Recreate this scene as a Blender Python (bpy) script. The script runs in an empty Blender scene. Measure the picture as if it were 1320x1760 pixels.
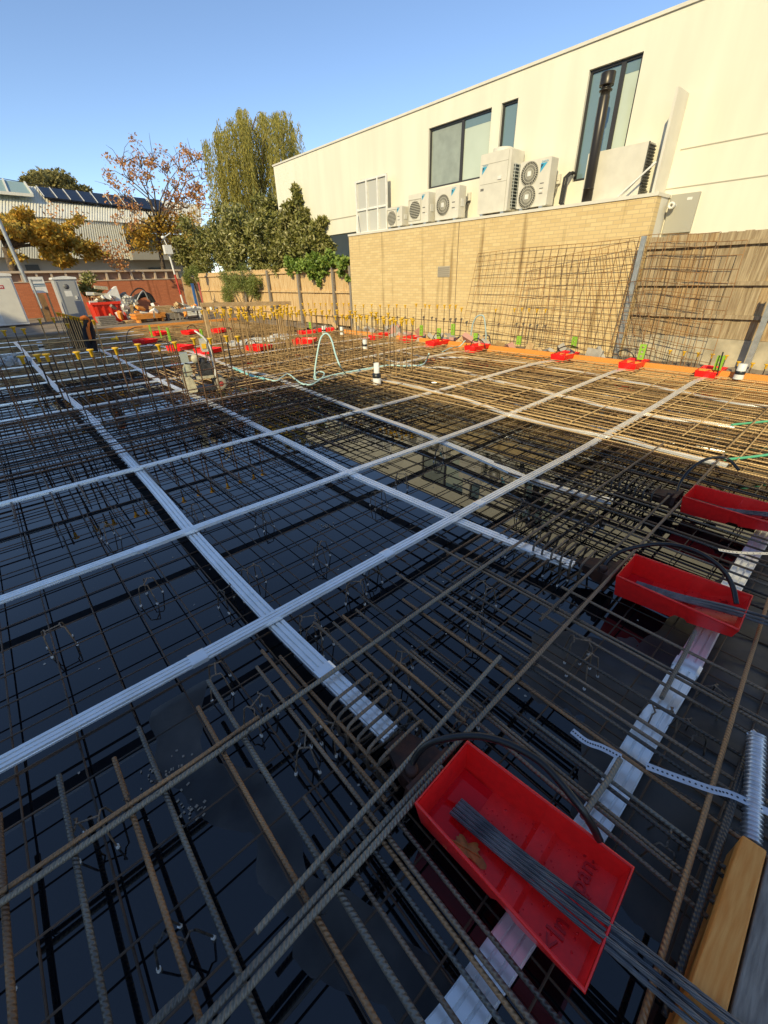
import bpy, math, random
import numpy as np
from mathutils import Vector, Matrix, noise as mnoise
random.seed(7); rng = np.random.default_rng(7)
S = bpy.context.scene
COL = S.collection
R = math.radians
# ---------------------------------------------------------------- camera
CH = 1.9; FPX = 714.58
pit, rol, yaw = 0.516213, -0.027889, 0.855196
fw = np.array([math.cos(pit)*math.cos(yaw), math.cos(pit)*math.sin(yaw), -math.sin(pit)])
rt = np.cross(fw, [0, 0, 1]); rt /= np.linalg.norm(rt); upv = np.cross(rt, fw)
rt, upv = rt*math.cos(rol)+upv*math.sin(rol), -rt*math.sin(rol)+upv*math.cos(rol)
cam = bpy.data.cameras.new('camera'); co = bpy.data.objects.new('camera', cam); COL.objects.link(co)
cam.sensor_fit = 'VERTICAL'; cam.sensor_height = 24; cam.lens = FPX/1760*24
cam.clip_start = 0.05; cam.clip_end = 600
m = Matrix.Identity(4)
for i in range(3):
    m[i][0] = rt[i]; m[i][1] = upv[i]; m[i][2] = -fw[i]
m[2][3] = CH
co.matrix_world = m
S.camera = co
# ---------------------------------------------------------------- light
SUN_EL, SUN_AZ = R(30), R(25)       # the sun stands over -X, swung 25 degrees to -Y
sd = Vector((-math.cos(SUN_AZ)*math.cos(SUN_EL), -math.sin(SUN_AZ)*math.cos(SUN_EL), math.sin(SUN_EL)))
W = bpy.data.worlds.new('World'); S.world = W; W.use_nodes = True
nt = W.node_tree; bg = nt.nodes['Background']
sky = nt.nodes.new('ShaderNodeTexSky'); sky.sky_type = 'NISHITA'; sky.sun_disc = False
sky.sun_elevation = SUN_EL; sky.sun_rotation = math.atan2(sd.x, sd.y)
sky.altitude = 1800; sky.air_density = 1.0; sky.dust_density = 0.7; sky.ozone_density = 2.2
nt.links.new(sky.outputs[0], bg.inputs[0]); bg.inputs[1].default_value = 0.088
sl = bpy.data.lights.new('sun', 'SUN'); sl.energy = 2.12; sl.angle = R(0.5); sl.color = (1, 0.855, 0.51)
so = bpy.data.objects.new('sun', sl); COL.objects.link(so)
so.rotation_euler = sd.to_track_quat('Z', 'Y').to_euler()
S.view_settings.view_transform = 'Standard'; S.view_settings.look = 'None'
S.view_settings.exposure = 1.2; S.view_settings.gamma = 1
S.cycles.max_bounces = 6; S.cycles.transparent_max_bounces = 6
S.cycles.use_denoising = True
# ---------------------------------------------------------------- helpers: photo point -> point on a plane of the place
def ray(x, y): return rt*((x-660)/FPX)+upv*((880-y)/FPX)+fw
def at(x, y, z=0.0):
    d = ray(x, y); t = (z-CH)/d[2]; return Vector((t*d[0], t*d[1], z))
def atX(x, y, X):
    d = ray(x, y); t = X/d[0]; return Vector((X, t*d[1], CH+t*d[2]))
def atY(x, y, Y):
    d = ray(x, y); t = Y/d[1]; return Vector((t*d[0], Y, CH+t*d[2]))
# ---------------------------------------------------------------- materials
MATS = {}
def mat(name, col, rough=0.6, metal=0.0, var=0.0, scale=8.0, bump=0.0, bscale=60.0, col2=None, spec=None, stretch=None, obj_rand=0.0, detail=5, lo=0.35, hi=0.65):
    if name in MATS: return MATS[name]
    m = bpy.data.materials.new(name); m.use_nodes = True; MATS[name] = m
    t = m.node_tree; n = t.nodes; L = t.links; p = n['Principled BSDF']
    p.inputs['Base Color'].default_value = (*col, 1); p.inputs['Roughness'].default_value = rough
    p.inputs['Metallic'].default_value = metal
    if spec is not None: p.inputs['IOR'].default_value = spec
    tc = n.new('ShaderNodeTexCoord'); src = tc.outputs['Object']
    if stretch:
        mp = n.new('ShaderNodeMapping'); mp.inputs['Scale'].default_value = stretch; L.new(src, mp.inputs[0]); src = mp.outputs[0]
    if var or col2:
        nz = n.new('ShaderNodeTexNoise'); nz.inputs['Scale'].default_value = scale; nz.inputs['Detail'].default_value = detail
        L.new(src, nz.inputs['Vector'])
        rp = n.new('ShaderNodeValToRGB'); rp.color_ramp.elements[0].position = lo; rp.color_ramp.elements[1].position = hi
        if col2: a, b = col, col2
        else: a, b = [c*(1-var) for c in col], [min(1, c*(1+var)) for c in col]
        rp.color_ramp.elements[0].color = (*a, 1); rp.color_ramp.elements[1].color = (*b, 1)
        L.new(nz.outputs['Fac'], rp.inputs[0]); out = rp.outputs[0]
        if obj_rand:
            oi = n.new('ShaderNodeObjectInfo'); mx = n.new('ShaderNodeMath'); mx.operation = 'MULTIPLY_ADD'
            L.new(oi.outputs['Random'], mx.inputs[0]); mx.inputs[1].default_value = obj_rand*2; 
            ad = n.new('ShaderNodeMath'); ad.operation = 'ADD'; L.new(nz.outputs['Fac'], mx.inputs[2])
            L.new(mx.outputs[0], ad.inputs[0]); ad.inputs[1].default_value = -obj_rand; L.new(ad.outputs[0], rp.inputs[0])
        L.new(out, p.inputs['Base Color'])
    if bump:
        nb = n.new('ShaderNodeTexNoise'); nb.inputs['Scale'].default_value = bscale; nb.inputs['Detail'].default_value = 4
        L.new(src, nb.inputs['Vector'])
        bp = n.new('ShaderNodeBump'); bp.inputs['Strength'].default_value = bump; bp.inputs['Distance'].default_value = 0.01
        L.new(nb.outputs['Fac'], bp.inputs['Height']); L.new(bp.outputs[0], p.inputs['Normal'])
    return m
def ribbed(name, cols, rough, wscale, metal=0.25, slant=0.6, rstr=0.6, rnd=0.25):
    """steel bar along local X: rolled ribs as bump, rust as noise"""
    m = mat(name, cols[0], rough, metal, col2=cols[1], scale=5, obj_rand=rnd, stretch=(0.5, 3, 3), lo=0.3, hi=0.7)
    t = m.node_tree; n = t.nodes; L = t.links; p = n['Principled BSDF']
    tc = n.new('ShaderNodeTexCoord'); mp = n.new('ShaderNodeMapping'); L.new(tc.outputs['Object'], mp.inputs[0])
    mp.inputs['Rotation'].default_value = (0, 0, slant)
    wv = n.new('ShaderNodeTexWave'); wv.inputs['Scale'].default_value = wscale; wv.bands_direction = 'X'
    L.new(mp.outputs[0], wv.inputs[0]); bp = n.new('ShaderNodeBump'); bp.inputs['Strength'].default_value = rstr; bp.inputs['Distance'].default_value = 0.004
    L.new(wv.outputs['Fac'], bp.inputs['Height']); L.new(bp.outputs[0], p.inputs['Normal'])
    return m
def leafmat(name, cols, rough=0.5, trans=0.25):
    m = bpy.data.materials.new(name); m.use_nodes = True; MATS[name] = m
    t = m.node_tree; n = t.nodes; L = t.links; p = n['Principled BSDF']; p.inputs['Roughness'].default_value = rough
    g = n.new('ShaderNodeNewGeometry'); rp = n.new('ShaderNodeValToRGB'); e = rp.color_ramp.elements
    for i in range(len(cols)-2): e.new(0.5)
    for i, c in enumerate(cols): e[i].position = i/(len(cols)-1); e[i].color = (*c, 1)
    L.new(g.outputs['Random Per Island'], rp.inputs[0]); L.new(rp.outputs[0], p.inputs['Base Color'])
    tr = n.new('ShaderNodeBsdfTranslucent'); L.new(rp.outputs[0], tr.inputs[0])
    mx = n.new('ShaderNodeMixShader'); mx.inputs[0].default_value = trans
    L.new(p.outputs[0], mx.inputs[1]); L.new(tr.outputs[0], mx.inputs[2]); L.new(mx.outputs[0], n['Material Output'].inputs[0])
    return m
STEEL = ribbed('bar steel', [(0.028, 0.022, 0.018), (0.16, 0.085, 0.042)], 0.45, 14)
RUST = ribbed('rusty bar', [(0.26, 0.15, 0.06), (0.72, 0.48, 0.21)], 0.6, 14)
NEARS = ribbed('near bar steel', [(0.06, 0.052, 0.044), (0.26, 0.18, 0.115)], 0.42, 21, rstr=0.9)
NEARG = ribbed('near grey bar', [(0.10, 0.096, 0.085), (0.26, 0.225, 0.17)], 0.36, 21, rstr=1.0)
NEARR = ribbed('near rusty bar', [(0.13, 0.075, 0.04), (0.40, 0.22, 0.10)], 0.5, 21, rstr=0.9)
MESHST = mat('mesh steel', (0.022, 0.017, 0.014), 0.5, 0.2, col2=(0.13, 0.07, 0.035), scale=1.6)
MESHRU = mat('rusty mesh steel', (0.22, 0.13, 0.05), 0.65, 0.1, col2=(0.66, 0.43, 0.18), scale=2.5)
GALV = mat('galvanised duct', (0.98, 0.97, 0.93), 0.28, 0.62, var=0.06, scale=9, bump=0.05, bscale=18)
GALVP = mat('galvanised post', (0.42, 0.43, 0.42), 0.45, 0.6, var=0.15, scale=10)
RED = mat('red plastic', (0.92, 0.018, 0.016), 0.3, var=0.06, scale=30, bump=0.12, bscale=160)
BLACKP = mat('black plastic', (0.012, 0.012, 0.013), 0.3)
TAPE = mat('black tape', (0.015, 0.015, 0.016), 0.4)
STRAND = mat('strand steel', (0.09, 0.09, 0.095), 0.38, 0.5, col2=(0.22, 0.215, 0.21), scale=9)
CAST = mat('rusty casting', (0.10, 0.035, 0.018), 0.7, 0.2, col2=(0.035, 0.02, 0.016), scale=14, bump=0.5, bscale=40)
YEL = mat('yellow plastic', (0.80, 0.46, 0.02), 0.45, var=0.1, scale=20)
LIME = mat('lime plastic', (0.26, 0.48, 0.04), 0.45)
WHITEP = mat('white plastic', (0.74, 0.72, 0.66), 0.45, var=0.08, scale=6)
TEAL = mat('pale teal hose', (0.46, 0.66, 0.62), 0.4)
GREENC = mat('green conduit', (0.10, 0.42, 0.22), 0.4)
LVL = mat('orange formply timber', (0.74, 0.245, 0.03), 0.55, col2=(0.86, 0.37, 0.08), scale=5, stretch=(1.2, 14, 14), bump=0.25, bscale=30, detail=8)
PINE = mat('pale timber', (0.42, 0.27, 0.12), 0.7, col2=(0.55, 0.38, 0.19), scale=4, stretch=(2, 12, 2))
GREYT = mat('weathered timber', (0.17, 0.145, 0.12), 0.8, col2=(0.31, 0.27, 0.22), scale=4, stretch=(2, 20, 12), bump=0.3, bscale=20)
RENDER = mat('white render', (0.74, 0.70, 0.57), 0.85, var=0.05, scale=1.1, bump=0.06, bscale=120, stretch=(1, 1.6, .22), detail=9)
CREAM = mat('cream paint', (0.68, 0.64, 0.54), 0.5, var=0.04, scale=3)
ACM = mat('air conditioner casing', (0.66, 0.62, 0.52), 0.5, var=0.05, scale=4)
DARK = mat('dark recess', (0.02, 0.02, 0.02), 0.7)
FRAME = mat('dark window frame', (0.035, 0.032, 0.03), 0.45)
CONC = mat('concrete', (0.36, 0.33, 0.28), 0.85, var=0.18, scale=5, bump=0.2, bscale=40)
DIRT = mat('pale soil', (0.30, 0.235, 0.16), 0.95, col2=(0.17, 0.13, 0.09), scale=1.3, bump=0.8, bscale=9)
RUBBER = mat('black rubber', (0.02, 0.02, 0.02), 0.7)
SKIN = mat('machine paint', (0.45, 0.40, 0.27), 0.6, var=0.25, scale=12)
ENG = mat('engine metal', (0.06, 0.055, 0.05), 0.5, 0.5, var=0.4, scale=18)
BARK = mat('bark', (0.10, 0.07, 0.045), 0.9, var=0.4, scale=9, bump=0.5, bscale=25)
# ---------------------------------------------------------------- mesh builder
class MB:
    def __init__(s): s.v = []; s.f = []; s.mi = []; s.sm = []; s.cur = 0
    def add(s, vs, fs, smooth=False):
        o = len(s.v); s.v += [tuple(v) for v in vs]
        for f in fs: s.f.append(tuple(i+o for i in f)); s.mi.append(s.cur); s.sm.append(smooth)
        return s
    def box(s, a, b, M=None):
        x0, y0, z0 = [min(p, q) for p, q in zip(a, b)]; x1, y1, z1 = [max(p, q) for p, q in zip(a, b)]
        vs = [Vector(p) for p in ((x0,y0,z0),(x1,y0,z0),(x1,y1,z0),(x0,y1,z0),(x0,y0,z1),(x1,y0,z1),(x1,y1,z1),(x0,y1,z1))]
        if M: vs = [M @ v for v in vs]
        return s.add(vs, [(3,2,1,0),(4,5,6,7),(0,1,5,4),(1,2,6,5),(2,3,7,6),(3,0,4,7)])
    def bar(s, p0, p1, w, h=None):
        """rectangular bar between two points"""
        p0, p1 = Vector(p0), Vector(p1); d = p1-p0; L = d.length; h = h or w
        M = Matrix.Translation(p0) @ frame(d)
        return s.box((0, -w/2, -h/2), (L, w/2, h/2), M)
    def tube(s, pts, r, n=8, caps=True, closed=False):
        pts = [Vector(p) for p in pts]; k = len(pts); rs = r if isinstance(r, (list, tuple)) else [r]*k
        vs = []; up = None
        for i, p in enumerate(pts):
            if closed: d = (pts[(i+1) % k]-pts[i-1])
            else: d = pts[min(i+1, k-1)]-pts[max(i-1, 0)]
            d.normalize()
            if up is None: up = Vector((0, 0, 1)) if abs(d.z) < 0.9 else Vector((1, 0, 0))
            a = d.cross(up)
            if a.length < 1e-4: a = d.orthogonal()
            a.normalize(); b = a.cross(d).normalized(); up = b
            for j in range(n):
                t = 2*math.pi*j/n; vs.append(p+(a*math.cos(t)+b*math.sin(t))*rs[i])
        fs = []
        for i in range(k if closed else k-1):
            for j in range(n):
                q = (i+1) % k
                fs.append((i*n+j, q*n+j, q*n+(j+1) % n, i*n+(j+1) % n))
        s.add(vs, fs, True)
        if caps and not closed: s.add(vs[:n], [tuple(range(n))]); s.add(vs[-n:], [tuple(range(n-1, -1, -1))])
        return s
    def lathe(s, prof, c=(0, 0, 0), n=16, M=None):
        vs = []; fs = []; k = len(prof)
        for (r, z) in prof:
            for j in range(n):
                t = 2*math.pi*j/n; v = Vector((c[0]+r*math.cos(t), c[1]+r*math.sin(t), c[2]+z)); vs.append(M @ v if M else v)
        for i in range(k-1):
            for j in range(n): fs.append((i*n+j, i*n+(j+1) % n, (i+1)*n+(j+1) % n, (i+1)*n+j))
        return s.add(vs, fs, True)
    def sweep(s, prof, pts, up=(0, 0, 1), caps=True, smooth=False):
        """2D profile (side, up) carried along pts"""
        pts = [Vector(p) for p in pts]; k = len(pts); n = len(prof); vs = []
        for i, p in enumerate(pts):
            d = (pts[min(i+1, k-1)]-pts[max(i-1, 0)]).normalized(); a = d.cross(Vector(up)).normalized(); b = a.cross(d)
            vs += [p+a*x+b*y for x, y in prof]
        fs = [(i*n+j, i*n+(j+1) % n, (i+1)*n+(j+1) % n, (i+1)*n+j) for i in range(k-1) for j in range(n)]
        if caps: fs += [tuple(range(n-1, -1, -1)), tuple((k-1)*n+j for j in range(n))]
        return s.add(vs, fs, smooth)
    def prism(s, poly, a, b, axis='X'):
        """polygon in the other two axes, from a to b along axis"""
        def P(u, v, w): return {'X': (w, u, v), 'Y': (u, w, v), 'Z': (u, v, w)}[axis]
        n = len(poly); vs = [P(u, v, a) for u, v in poly]+[P(u, v, b) for u, v in poly]
        return s.add(vs, [tuple(range(n-1, -1, -1)), tuple(range(n, 2*n))]+[(j, (j+1) % n, n+(j+1) % n, n+j) for j in range(n)])
    def build(s, name, mats, parent=None, loc=None, rot=None, fix=False):
        me = bpy.data.meshes.new(name); me.from_pydata(s.v, [], s.f)
        for mm in (mats if isinstance(mats, (list, tuple)) else [mats]): me.materials.append(mm)
        me.polygons.foreach_set('material_index', s.mi); me.polygons.foreach_set('use_smooth', s.sm); me.update()
        if fix:
            import bmesh
            b = bmesh.new(); b.from_mesh(me); bmesh.ops.recalc_face_normals(b, faces=b.faces); b.to_mesh(me); b.free()
        return link(name, me, parent, loc, rot)
def frame(d):
    d = Vector(d).normalized(); up = Vector((0, 0, 1)) if abs(d.z) < 0.95 else Vector((0, 1, 0))
    b = up.cross(d).normalized(); c = d.cross(b)
    return Matrix((d, b, c)).transposed().to_4x4()
def link(name, me, parent=None, loc=None, rot=None):
    o = bpy.data.objects.new(name, me); COL.objects.link(o)
    if parent: o.parent = parent
    if loc is not None: o.location = loc
    if rot is not None: o.rotation_euler = rot
    return o
def tag(o, label, cat, group=None, kind=None):
    o['label'] = label; o['category'] = cat
    if group: o['group'] = group
    if kind: o['kind'] = kind
    return o
def thing(name, label, cat, loc=(0, 0, 0), rz=0, group=None):
    o = bpy.data.objects.new(name, None); COL.objects.link(o); o.location = loc; o.rotation_euler = (0, 0, rz)
    o.empty_display_size = 0.1
    return tag(o, label, cat, group)
def struct(o): o['kind'] = 'structure'; return o
def dup(root, loc, rz=0, label=None):
    r = root.copy(); COL.objects.link(r); r.location = loc; r.rotation_euler = (0, 0, rz)
    if label: r['label'] = label
    for ch in list(root.children):
        c = ch.copy(); COL.objects.link(c); c.parent = r
        for g in list(ch.children):
            d = g.copy(); COL.objects.link(d); d.parent = c
    return r
def textmesh(body, size, extrude, name, material, parent, M):
    c = bpy.data.curves.new('t', 'FONT'); c.body = body; c.size = size; c.extrude = extrude
    o = bpy.data.objects.new('t', c); COL.objects.link(o); dg = bpy.context.evaluated_depsgraph_get()
    me = bpy.data.meshes.new_from_object(o.evaluated_get(dg)); bpy.data.objects.remove(o); bpy.data.curves.remove(c)
    me.transform(M); me.materials.clear(); me.materials.append(material); me.name = name
    return link(name, me, parent)
# ================================================================ SETTING
WZ = -0.17                            # water level under the mesh
g = MB(); g.add([(-300, -300, -0.32), (300, -300, -0.32), (300, 300, -0.32), (-300, 300, -0.32)], [(0, 1, 2, 3)])
struct(g.build('ground', DIRT))
# black plastic sheet: gentle humps that stand out of the water as matt patches
def hump(x, y):
    v = 0
    for (fx, fy, a, p) in ((0.55, 0.8, 1, 0.3), (1.3, 0.7, 0.7, 2.1), (0.9, 2.1, 0.5, 4.0), (3.1, 2.4, 0.28, 1.0), (6.3, 7.1, 0.10, 0.5), (13., 11., 0.05, 3.)):
        v += a*math.sin(fx*x+p+0.6*math.sin(fy*y))*math.cos(fy*y-p*1.7+0.5*math.sin(fx*x*1.3))
    return v
g = MB(); x0, x1, y0, y1 = -5.5, 10.62, -3.0, 24.0; nx, ny = 480, 460
xs = [x0+(x1-x0)*(i/nx) for i in range(nx+1)]; ys = [y0+(y1-y0)*(j/ny)**1.6 for j in range(ny+1)]
vs = []
for y in ys:
    for x in xs:
        nzv = mnoise.noise((x*7, y*7, 0))*.6+mnoise.noise((x*19, y*19, 3))*.3; z = WZ-0.030+0.0185*hump(x, y)+.004*nzv
        # the long damp seam in front, between the two nearest long ducts' ends
        d = abs((x-0.16)-0.10*math.sin(2.2*y+1)-0.05*math.sin(7*y)-0.02*math.sin(19*y+x*9)); z = max(z, WZ+0.003-0.07*max(0, d-0.075+.05*nzv+0.035*math.sin(5.3*y)*math.sin(3.1*y+2))) if y < 2.0 else z
        if y < 0.35: z += 0.06*max(0, min(1, (0.35-y)/0.5))*max(0, min(1, (x-0.75)/0.8))
        vs.append((x, y, min(z, -0.105)))
fs = [(j*(nx+1)+i, j*(nx+1)+i+1, (j+1)*(nx+1)+i+1, (j+1)*(nx+1)+i) for j in range(ny) for i in range(nx)]
g.add(vs, fs, True)
PLAST = mat('wet black sheet', (0.016, 0.016, 0.017), 0.45, col2=(0.062, 0.058, 0.052), scale=4, bump=0.5, bscale=10, detail=9)
struct(g.build('plastic_sheet', PLAST))
WATER = mat('standing water', (0.003, 0.004, 0.006), 0.012, spec=1.75)
nn = WATER.node_tree; pb = nn.nodes['Principled BSDF']
tc = nn.nodes.new('ShaderNodeTexCoord'); nz = nn.nodes.new('ShaderNodeTexNoise'); nz.inputs['Scale'].default_value = 2.5; nz.inputs['Detail'].default_value = 1
bp = nn.nodes.new('ShaderNodeBump'); bp.inputs['Strength'].default_value = 0.02; bp.inputs['Distance'].default_value = 0.02
nn.links.new(tc.outputs['Object'], nz.inputs[0]); nn.links.new(nz.outputs[0], bp.inputs['Height']); nn.links.new(bp.outputs[0], pb.inputs['Normal'])
g = MB(); g.add([(x0, y0, WZ), (x1, y0, WZ), (x1, y1, WZ), (x0, y1, WZ)], [(0, 1, 2, 3)])
struct(g.build('water', WATER))
# rough pale ground between slab edge and fence, and the yard behind
g = MB(); nx, ny = 14, 90; vs = []
for j in range(ny+1):
    for i in range(nx+1):
        x = 10.74+(12.9-10.74)*i/nx; y = -6+(34+6)*j/ny
        vs.append((x, y, -0.06+0.05*math.sin(x*5+y*2.3)*math.cos(y*3.1)+0.03*math.sin(y*9+x*11)+random.uniform(-0.015, 0.015)))
g.add(vs, [(j*(nx+1)+i, j*(nx+1)+i+1, (j+1)*(nx+1)+i+1, (j+1)*(nx+1)+i) for j in range(ny) for i in range(nx)], True)
struct(g.build('footing_ground', DIRT))
g = MB(); g.box((-8, 24.15, -0.3), (14, 60, 0.08)); struct(g.build('yard_ground', DIRT))
# ---------------------------------------------------------------- white house
BX = 12.75
def rectX(X, pts):                    # list of photo points -> (Y,Z) on the plane
    return [(atX(a, b, X).y, atX(a, b, X).z) for a, b in pts]
house = thing('white_house', 'long white rendered house with flat roof above the yellow brick wall', 'house', (BX, 8, 0))
def hpart(mb, name, m, par=None): o = mb.build(name, m, house if par is None else par); o.matrix_parent_inverse = Matrix.Translation((-BX, -8, 0)) if par is None else Matrix.Identity(4); return o
RT = 6.45; YL = 21.83
win = [(11.99, 9.60, 4.385, 5.92, 10.66), (9.28, 8.76, 4.62, 5.93, None), (6.87, 5.68, 3.9, 5.99, 6.10)]
# wall built round the window openings and the low recess at the far end
g = MB()
cuts = sorted(set([-8.0, YL, 15.6, 18.0]+[w[0] for w in win]+[w[1] for w in win]))
for a, b in zip(cuts[:-1], cuts[1:]):
    mid = (a+b)/2; lo = 0.0; op = None
    if 15.6 <= mid <= 18.0: lo = 3.5
    if mid > 18.0: lo = 0.0
    for w in win:
        if w[1] < mid < w[0]: op = w
    if op:
        g.box((BX, a, lo), (BX+0.3, b, op[2])); g.box((BX, a, op[3]), (BX+0.3, b, RT))
    else: g.box((BX, a, lo), (BX+0.3, b, RT))
g.box((BX+0.3, -8, 0), (BX+9, -7.7, RT)); g.box((BX+0.3, YL-0.3, 0), (BX+9, YL, RT))
hpart(g, 'wall', RENDER)
g = MB(); g.box((BX-0.035, -8.05, RT), (BX+9, YL+0.05, RT+0.06)); hpart(g, 'roof', CREAM)
for (ga, gb) in (((BX-0.008, -8, 4.13), (BX-0.001, 4.45, 4.15)), ((BX-0.008, -8, 3.45), (BX-0.001, 4.6, 3.47)), ((BX-0.012, 15.6, 4.02), (BX-0.001, YL, 4.05))):
    g = MB(); g.box(ga, gb); hpart(g, 'groove', mat('render joint', (0.42, 0.38, 0.29), 0.8))
GLASSL = mat('blind behind glass', (0.50, 0.56, 0.46), 0.12, var=0.03, scale=2, spec=1.5)
GLASSD = mat('darker screen glass', (0.29, 0.32, 0.27), 0.18, var=0.1, scale=3, spec=1.5)
GLASSB = mat('blue glass', (0.15, 0.22, 0.23), 0.06, spec=1.75)
for k, w in enumerate(win):
    g = MB(); a, b, lo, hi, mull = w; t = 0.055
    for (p, q, r_, s_) in ((a, a-t, lo, hi), (b, b+t, lo, hi)): g.box((BX+0.07, p, r_), (BX+0.17, q, s_))
    g.box((BX+0.07, a-t, hi-t), (BX+0.17, b+t, hi)); g.box((BX+0.07, a-t, lo), (BX+0.17, b+t, lo+t))
    if mull: g.box((BX+0.07, mull+0.05, lo+t), (BX+0.17, mull-0.05, hi-t))
    wo = hpart(g, 'window', FRAME)
    panes = [(a-t, mull+0.05, GLASSD if k == 0 else GLASSB), (mull-0.05, b+t, GLASSL)] if mull else [(a-t, b+t, GLASSB)]
    for (p, q, gm) in panes:
        g = MB(); g.box((BX+0.11, p, lo+t), (BX+0.125, q, hi-t)); hpart(g, 'pane', gm, wo)
        if gm is GLASSL:
            g = MB(); g.box((BX+0.106, p, hi-t-0.2), (BX+0.1095, q, hi-t)); hpart(g, 'blind_head', GLASSB, wo)
g = MB(); g.box((BX+1.6, 15.6, 0), (BX+1.7, 18, 3.5)); hpart(g, 'recess_glazing', GLASSD)
g = MB(); g.box((BX+0.25, 15.6, 0), (BX+1.6, 15.65, 3.5)); hpart(g, 'recess_cheek', RENDER)
g = MB()                               # meter cabinet low on the wall
a = atX(1152, 345, BX-0.1); b = atX(1200, 342, BX-0.1)
g.box((BX-0.09, b.y, 2.6), (BX-0.001, a.y, 3.33)); mo = hpart(g, 'meter_cabinet', mat('grey cabinet', (0.40, 0.38, 0.31), 0.55))
c = atX(1158, 354, BX-0.1)
g = MB(); g.lathe([(0.045, 0), (0.045, 0.13), (0.07, 0.13), (0.07, 0.19), (0.03, 0.19), (0.03, 0.02)], M=Matrix.Translation((BX-0.09, c.y, c.z)) @ Matrix.Rotation(R(-90), 4, 'Y')); hpart(g, 'drain_stub', WHITEP, mo)
g = MB(); g.box((BX-0.095, b.y+0.12, 3.2), (BX-0.0905, b.y+0.22, 3.25)); hpart(g, 'plate', WHITEP, mo)
g = MB()                               # low plant screen on the roof edge
g.box((BX+0.5, 4.15, RT+0.06), (BX+1.1, 4.9, RT+0.2)); g.box((BX+0.5, 3.3, RT+0.06), (BX+1.0, 4.14, RT+0.15)); hpart(g, 'roof_box', CREAM)
# screen of battened panels at the left end of the ledge
g = MB(); sy = [p[0] for p in rectX(12.45, [(611, 300), (664, 306)])]; s0, s1 = sy[0], sy[1]; zb, zt = 3.36, 5.02
scr = thing('panel_screen', 'white framed screen of six grey panels beside the smallest air conditioner', 'screen', (12.45, s0, zb))
g = MB()
for y in (s0, s0+(s1-s0)*.36, s0+(s1-s0)*.72, s1): g.box((-0.03, y-s0-0.03, 0), (0.03, y-s0+0.03, zt-zb))
for z in (0.03, 0.76, zt-zb-0.03): g.box((-0.025, s1-s0, z-0.03), (0.025, 0, z+0.03))
g.build('frame', WHITEP, scr)
g = MB(); g.box((0.0255, s1-s0, 0), (0.04, 0, zt-zb)); g.build('panel', mat('grey panel', (0.50, 0.49, 0.44), 0.5), scr)
g = MB(); g.bar((-0.35, -0.35, 0.0), (-0.035, -0.05, 0.62), 0.03); g.build('brace', WHITEP, scr)
# ---------------------------------------------------------------- yellow brick wall
def brickmat(name, c1, c2, mort, bw=0.29, rh=0.096, plane='YZ'):
    m = bpy.data.materials.new(name); m.use_nodes = True; t = m.node_tree; n = t.nodes; L = t.links; p = n['Principled BSDF']
    tc = n.new('ShaderNodeTexCoord'); sx = n.new('ShaderNodeSeparateXYZ'); cx = n.new('ShaderNodeCombineXYZ'); L.new(tc.outputs['Object'], sx.inputs[0])
    L.new(sx.outputs['Y' if plane == 'YZ' else 'X'], cx.inputs[0]); L.new(sx.outputs['Z'], cx.inputs[1])
    br = n.new('ShaderNodeTexBrick'); L.new(cx.outputs[0], br.inputs['Vector']); br.inputs['Scale'].default_value = 1
    br.inputs['Brick Width'].default_value = bw; br.inputs['Row Height'].default_value = rh; br.inputs['Mortar Size'].default_value = 0.007
    br.inputs['Color1'].default_value = (*c1, 1); br.inputs['Color2'].default_value = (*c2, 1); br.inputs['Mortar'].default_value = (*mort, 1)
    # weather streaks running down from the coping, and grime in the courses
    mp = n.new('ShaderNodeMapping'); mp.inputs['Scale'].default_value = (2.2, 0.16, 1); L.new(cx.outputs[0], mp.inputs[0])
    nz = n.new('ShaderNodeTexNoise'); nz.inputs['Scale'].default_value = 1.6; nz.inputs['Detail'].default_value = 8; L.new(mp.outputs[0], nz.inputs[0])
    rp = n.new('ShaderNodeValToRGB'); rp.color_ramp.elements[0].position = 0.57; rp.color_ramp.elements[0].color = (1, 1, 1, 1)
    rp.color_ramp.elements[1].position = 0.75; rp.color_ramp.elements[1].color = (0.42, 0.36, 0.28, 1); L.new(nz.outputs['Fac'], rp.inputs[0])
    mx = n.new('ShaderNodeMix'); mx.data_type = 'RGBA'; mx.blend_type = 'MULTIPLY'; mx.inputs[0].default_value = 1
    L.new(br.outputs['Color'], mx.inputs[6]); L.new(rp.outputs[0], mx.inputs[7]); L.new(mx.outputs[2], p.inputs['Base Color'])
    p.inputs['Roughness'].default_value = 0.9
    bp = n.new('ShaderNodeBump'); bp.inputs['Strength'].default_value = 0.5; bp.inputs['Distance'].default_value = 0.006; bp.invert = True
    L.new(br.outputs['Fac'], bp.inputs['Height']); L.new(bp.outputs[0], p.inputs['Normal'])
    return m
YBR = brickmat('yellow brick', (0.70, 0.53, 0.265), (0.61, 0.445, 0.21), (0.52, 0.39, 0.22), .27, .083)
bw_ = thing('brick_wall', 'tall yellow brick wall carrying the air conditioner ledge', 'wall', (12.0, 10, 0))
Y0, Y1 = 4.42, 15.46; BT = 3.28
def off(o, root): o.matrix_parent_inverse = Matrix.Translation(-root.location); return o
g = MB(); g.box((12.0, Y0, -0.3), (12.25, Y1, BT)); off(g.build('brickwork', YBR, bw_), bw_)
g = MB(); g.box((11.975, Y0-0.02, BT), (BX-0.0015, Y1+0.02, BT+0.065)); off(g.build('coping', CREAM, bw_), bw_)
g = MB(); g.box((12.251, Y0, -0.3), (BX-0.0015, Y0+0.2, BT)); off(g.build('end_wall', CREAM, bw_), bw_)
jy = atX(787, 430, 12).y
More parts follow.
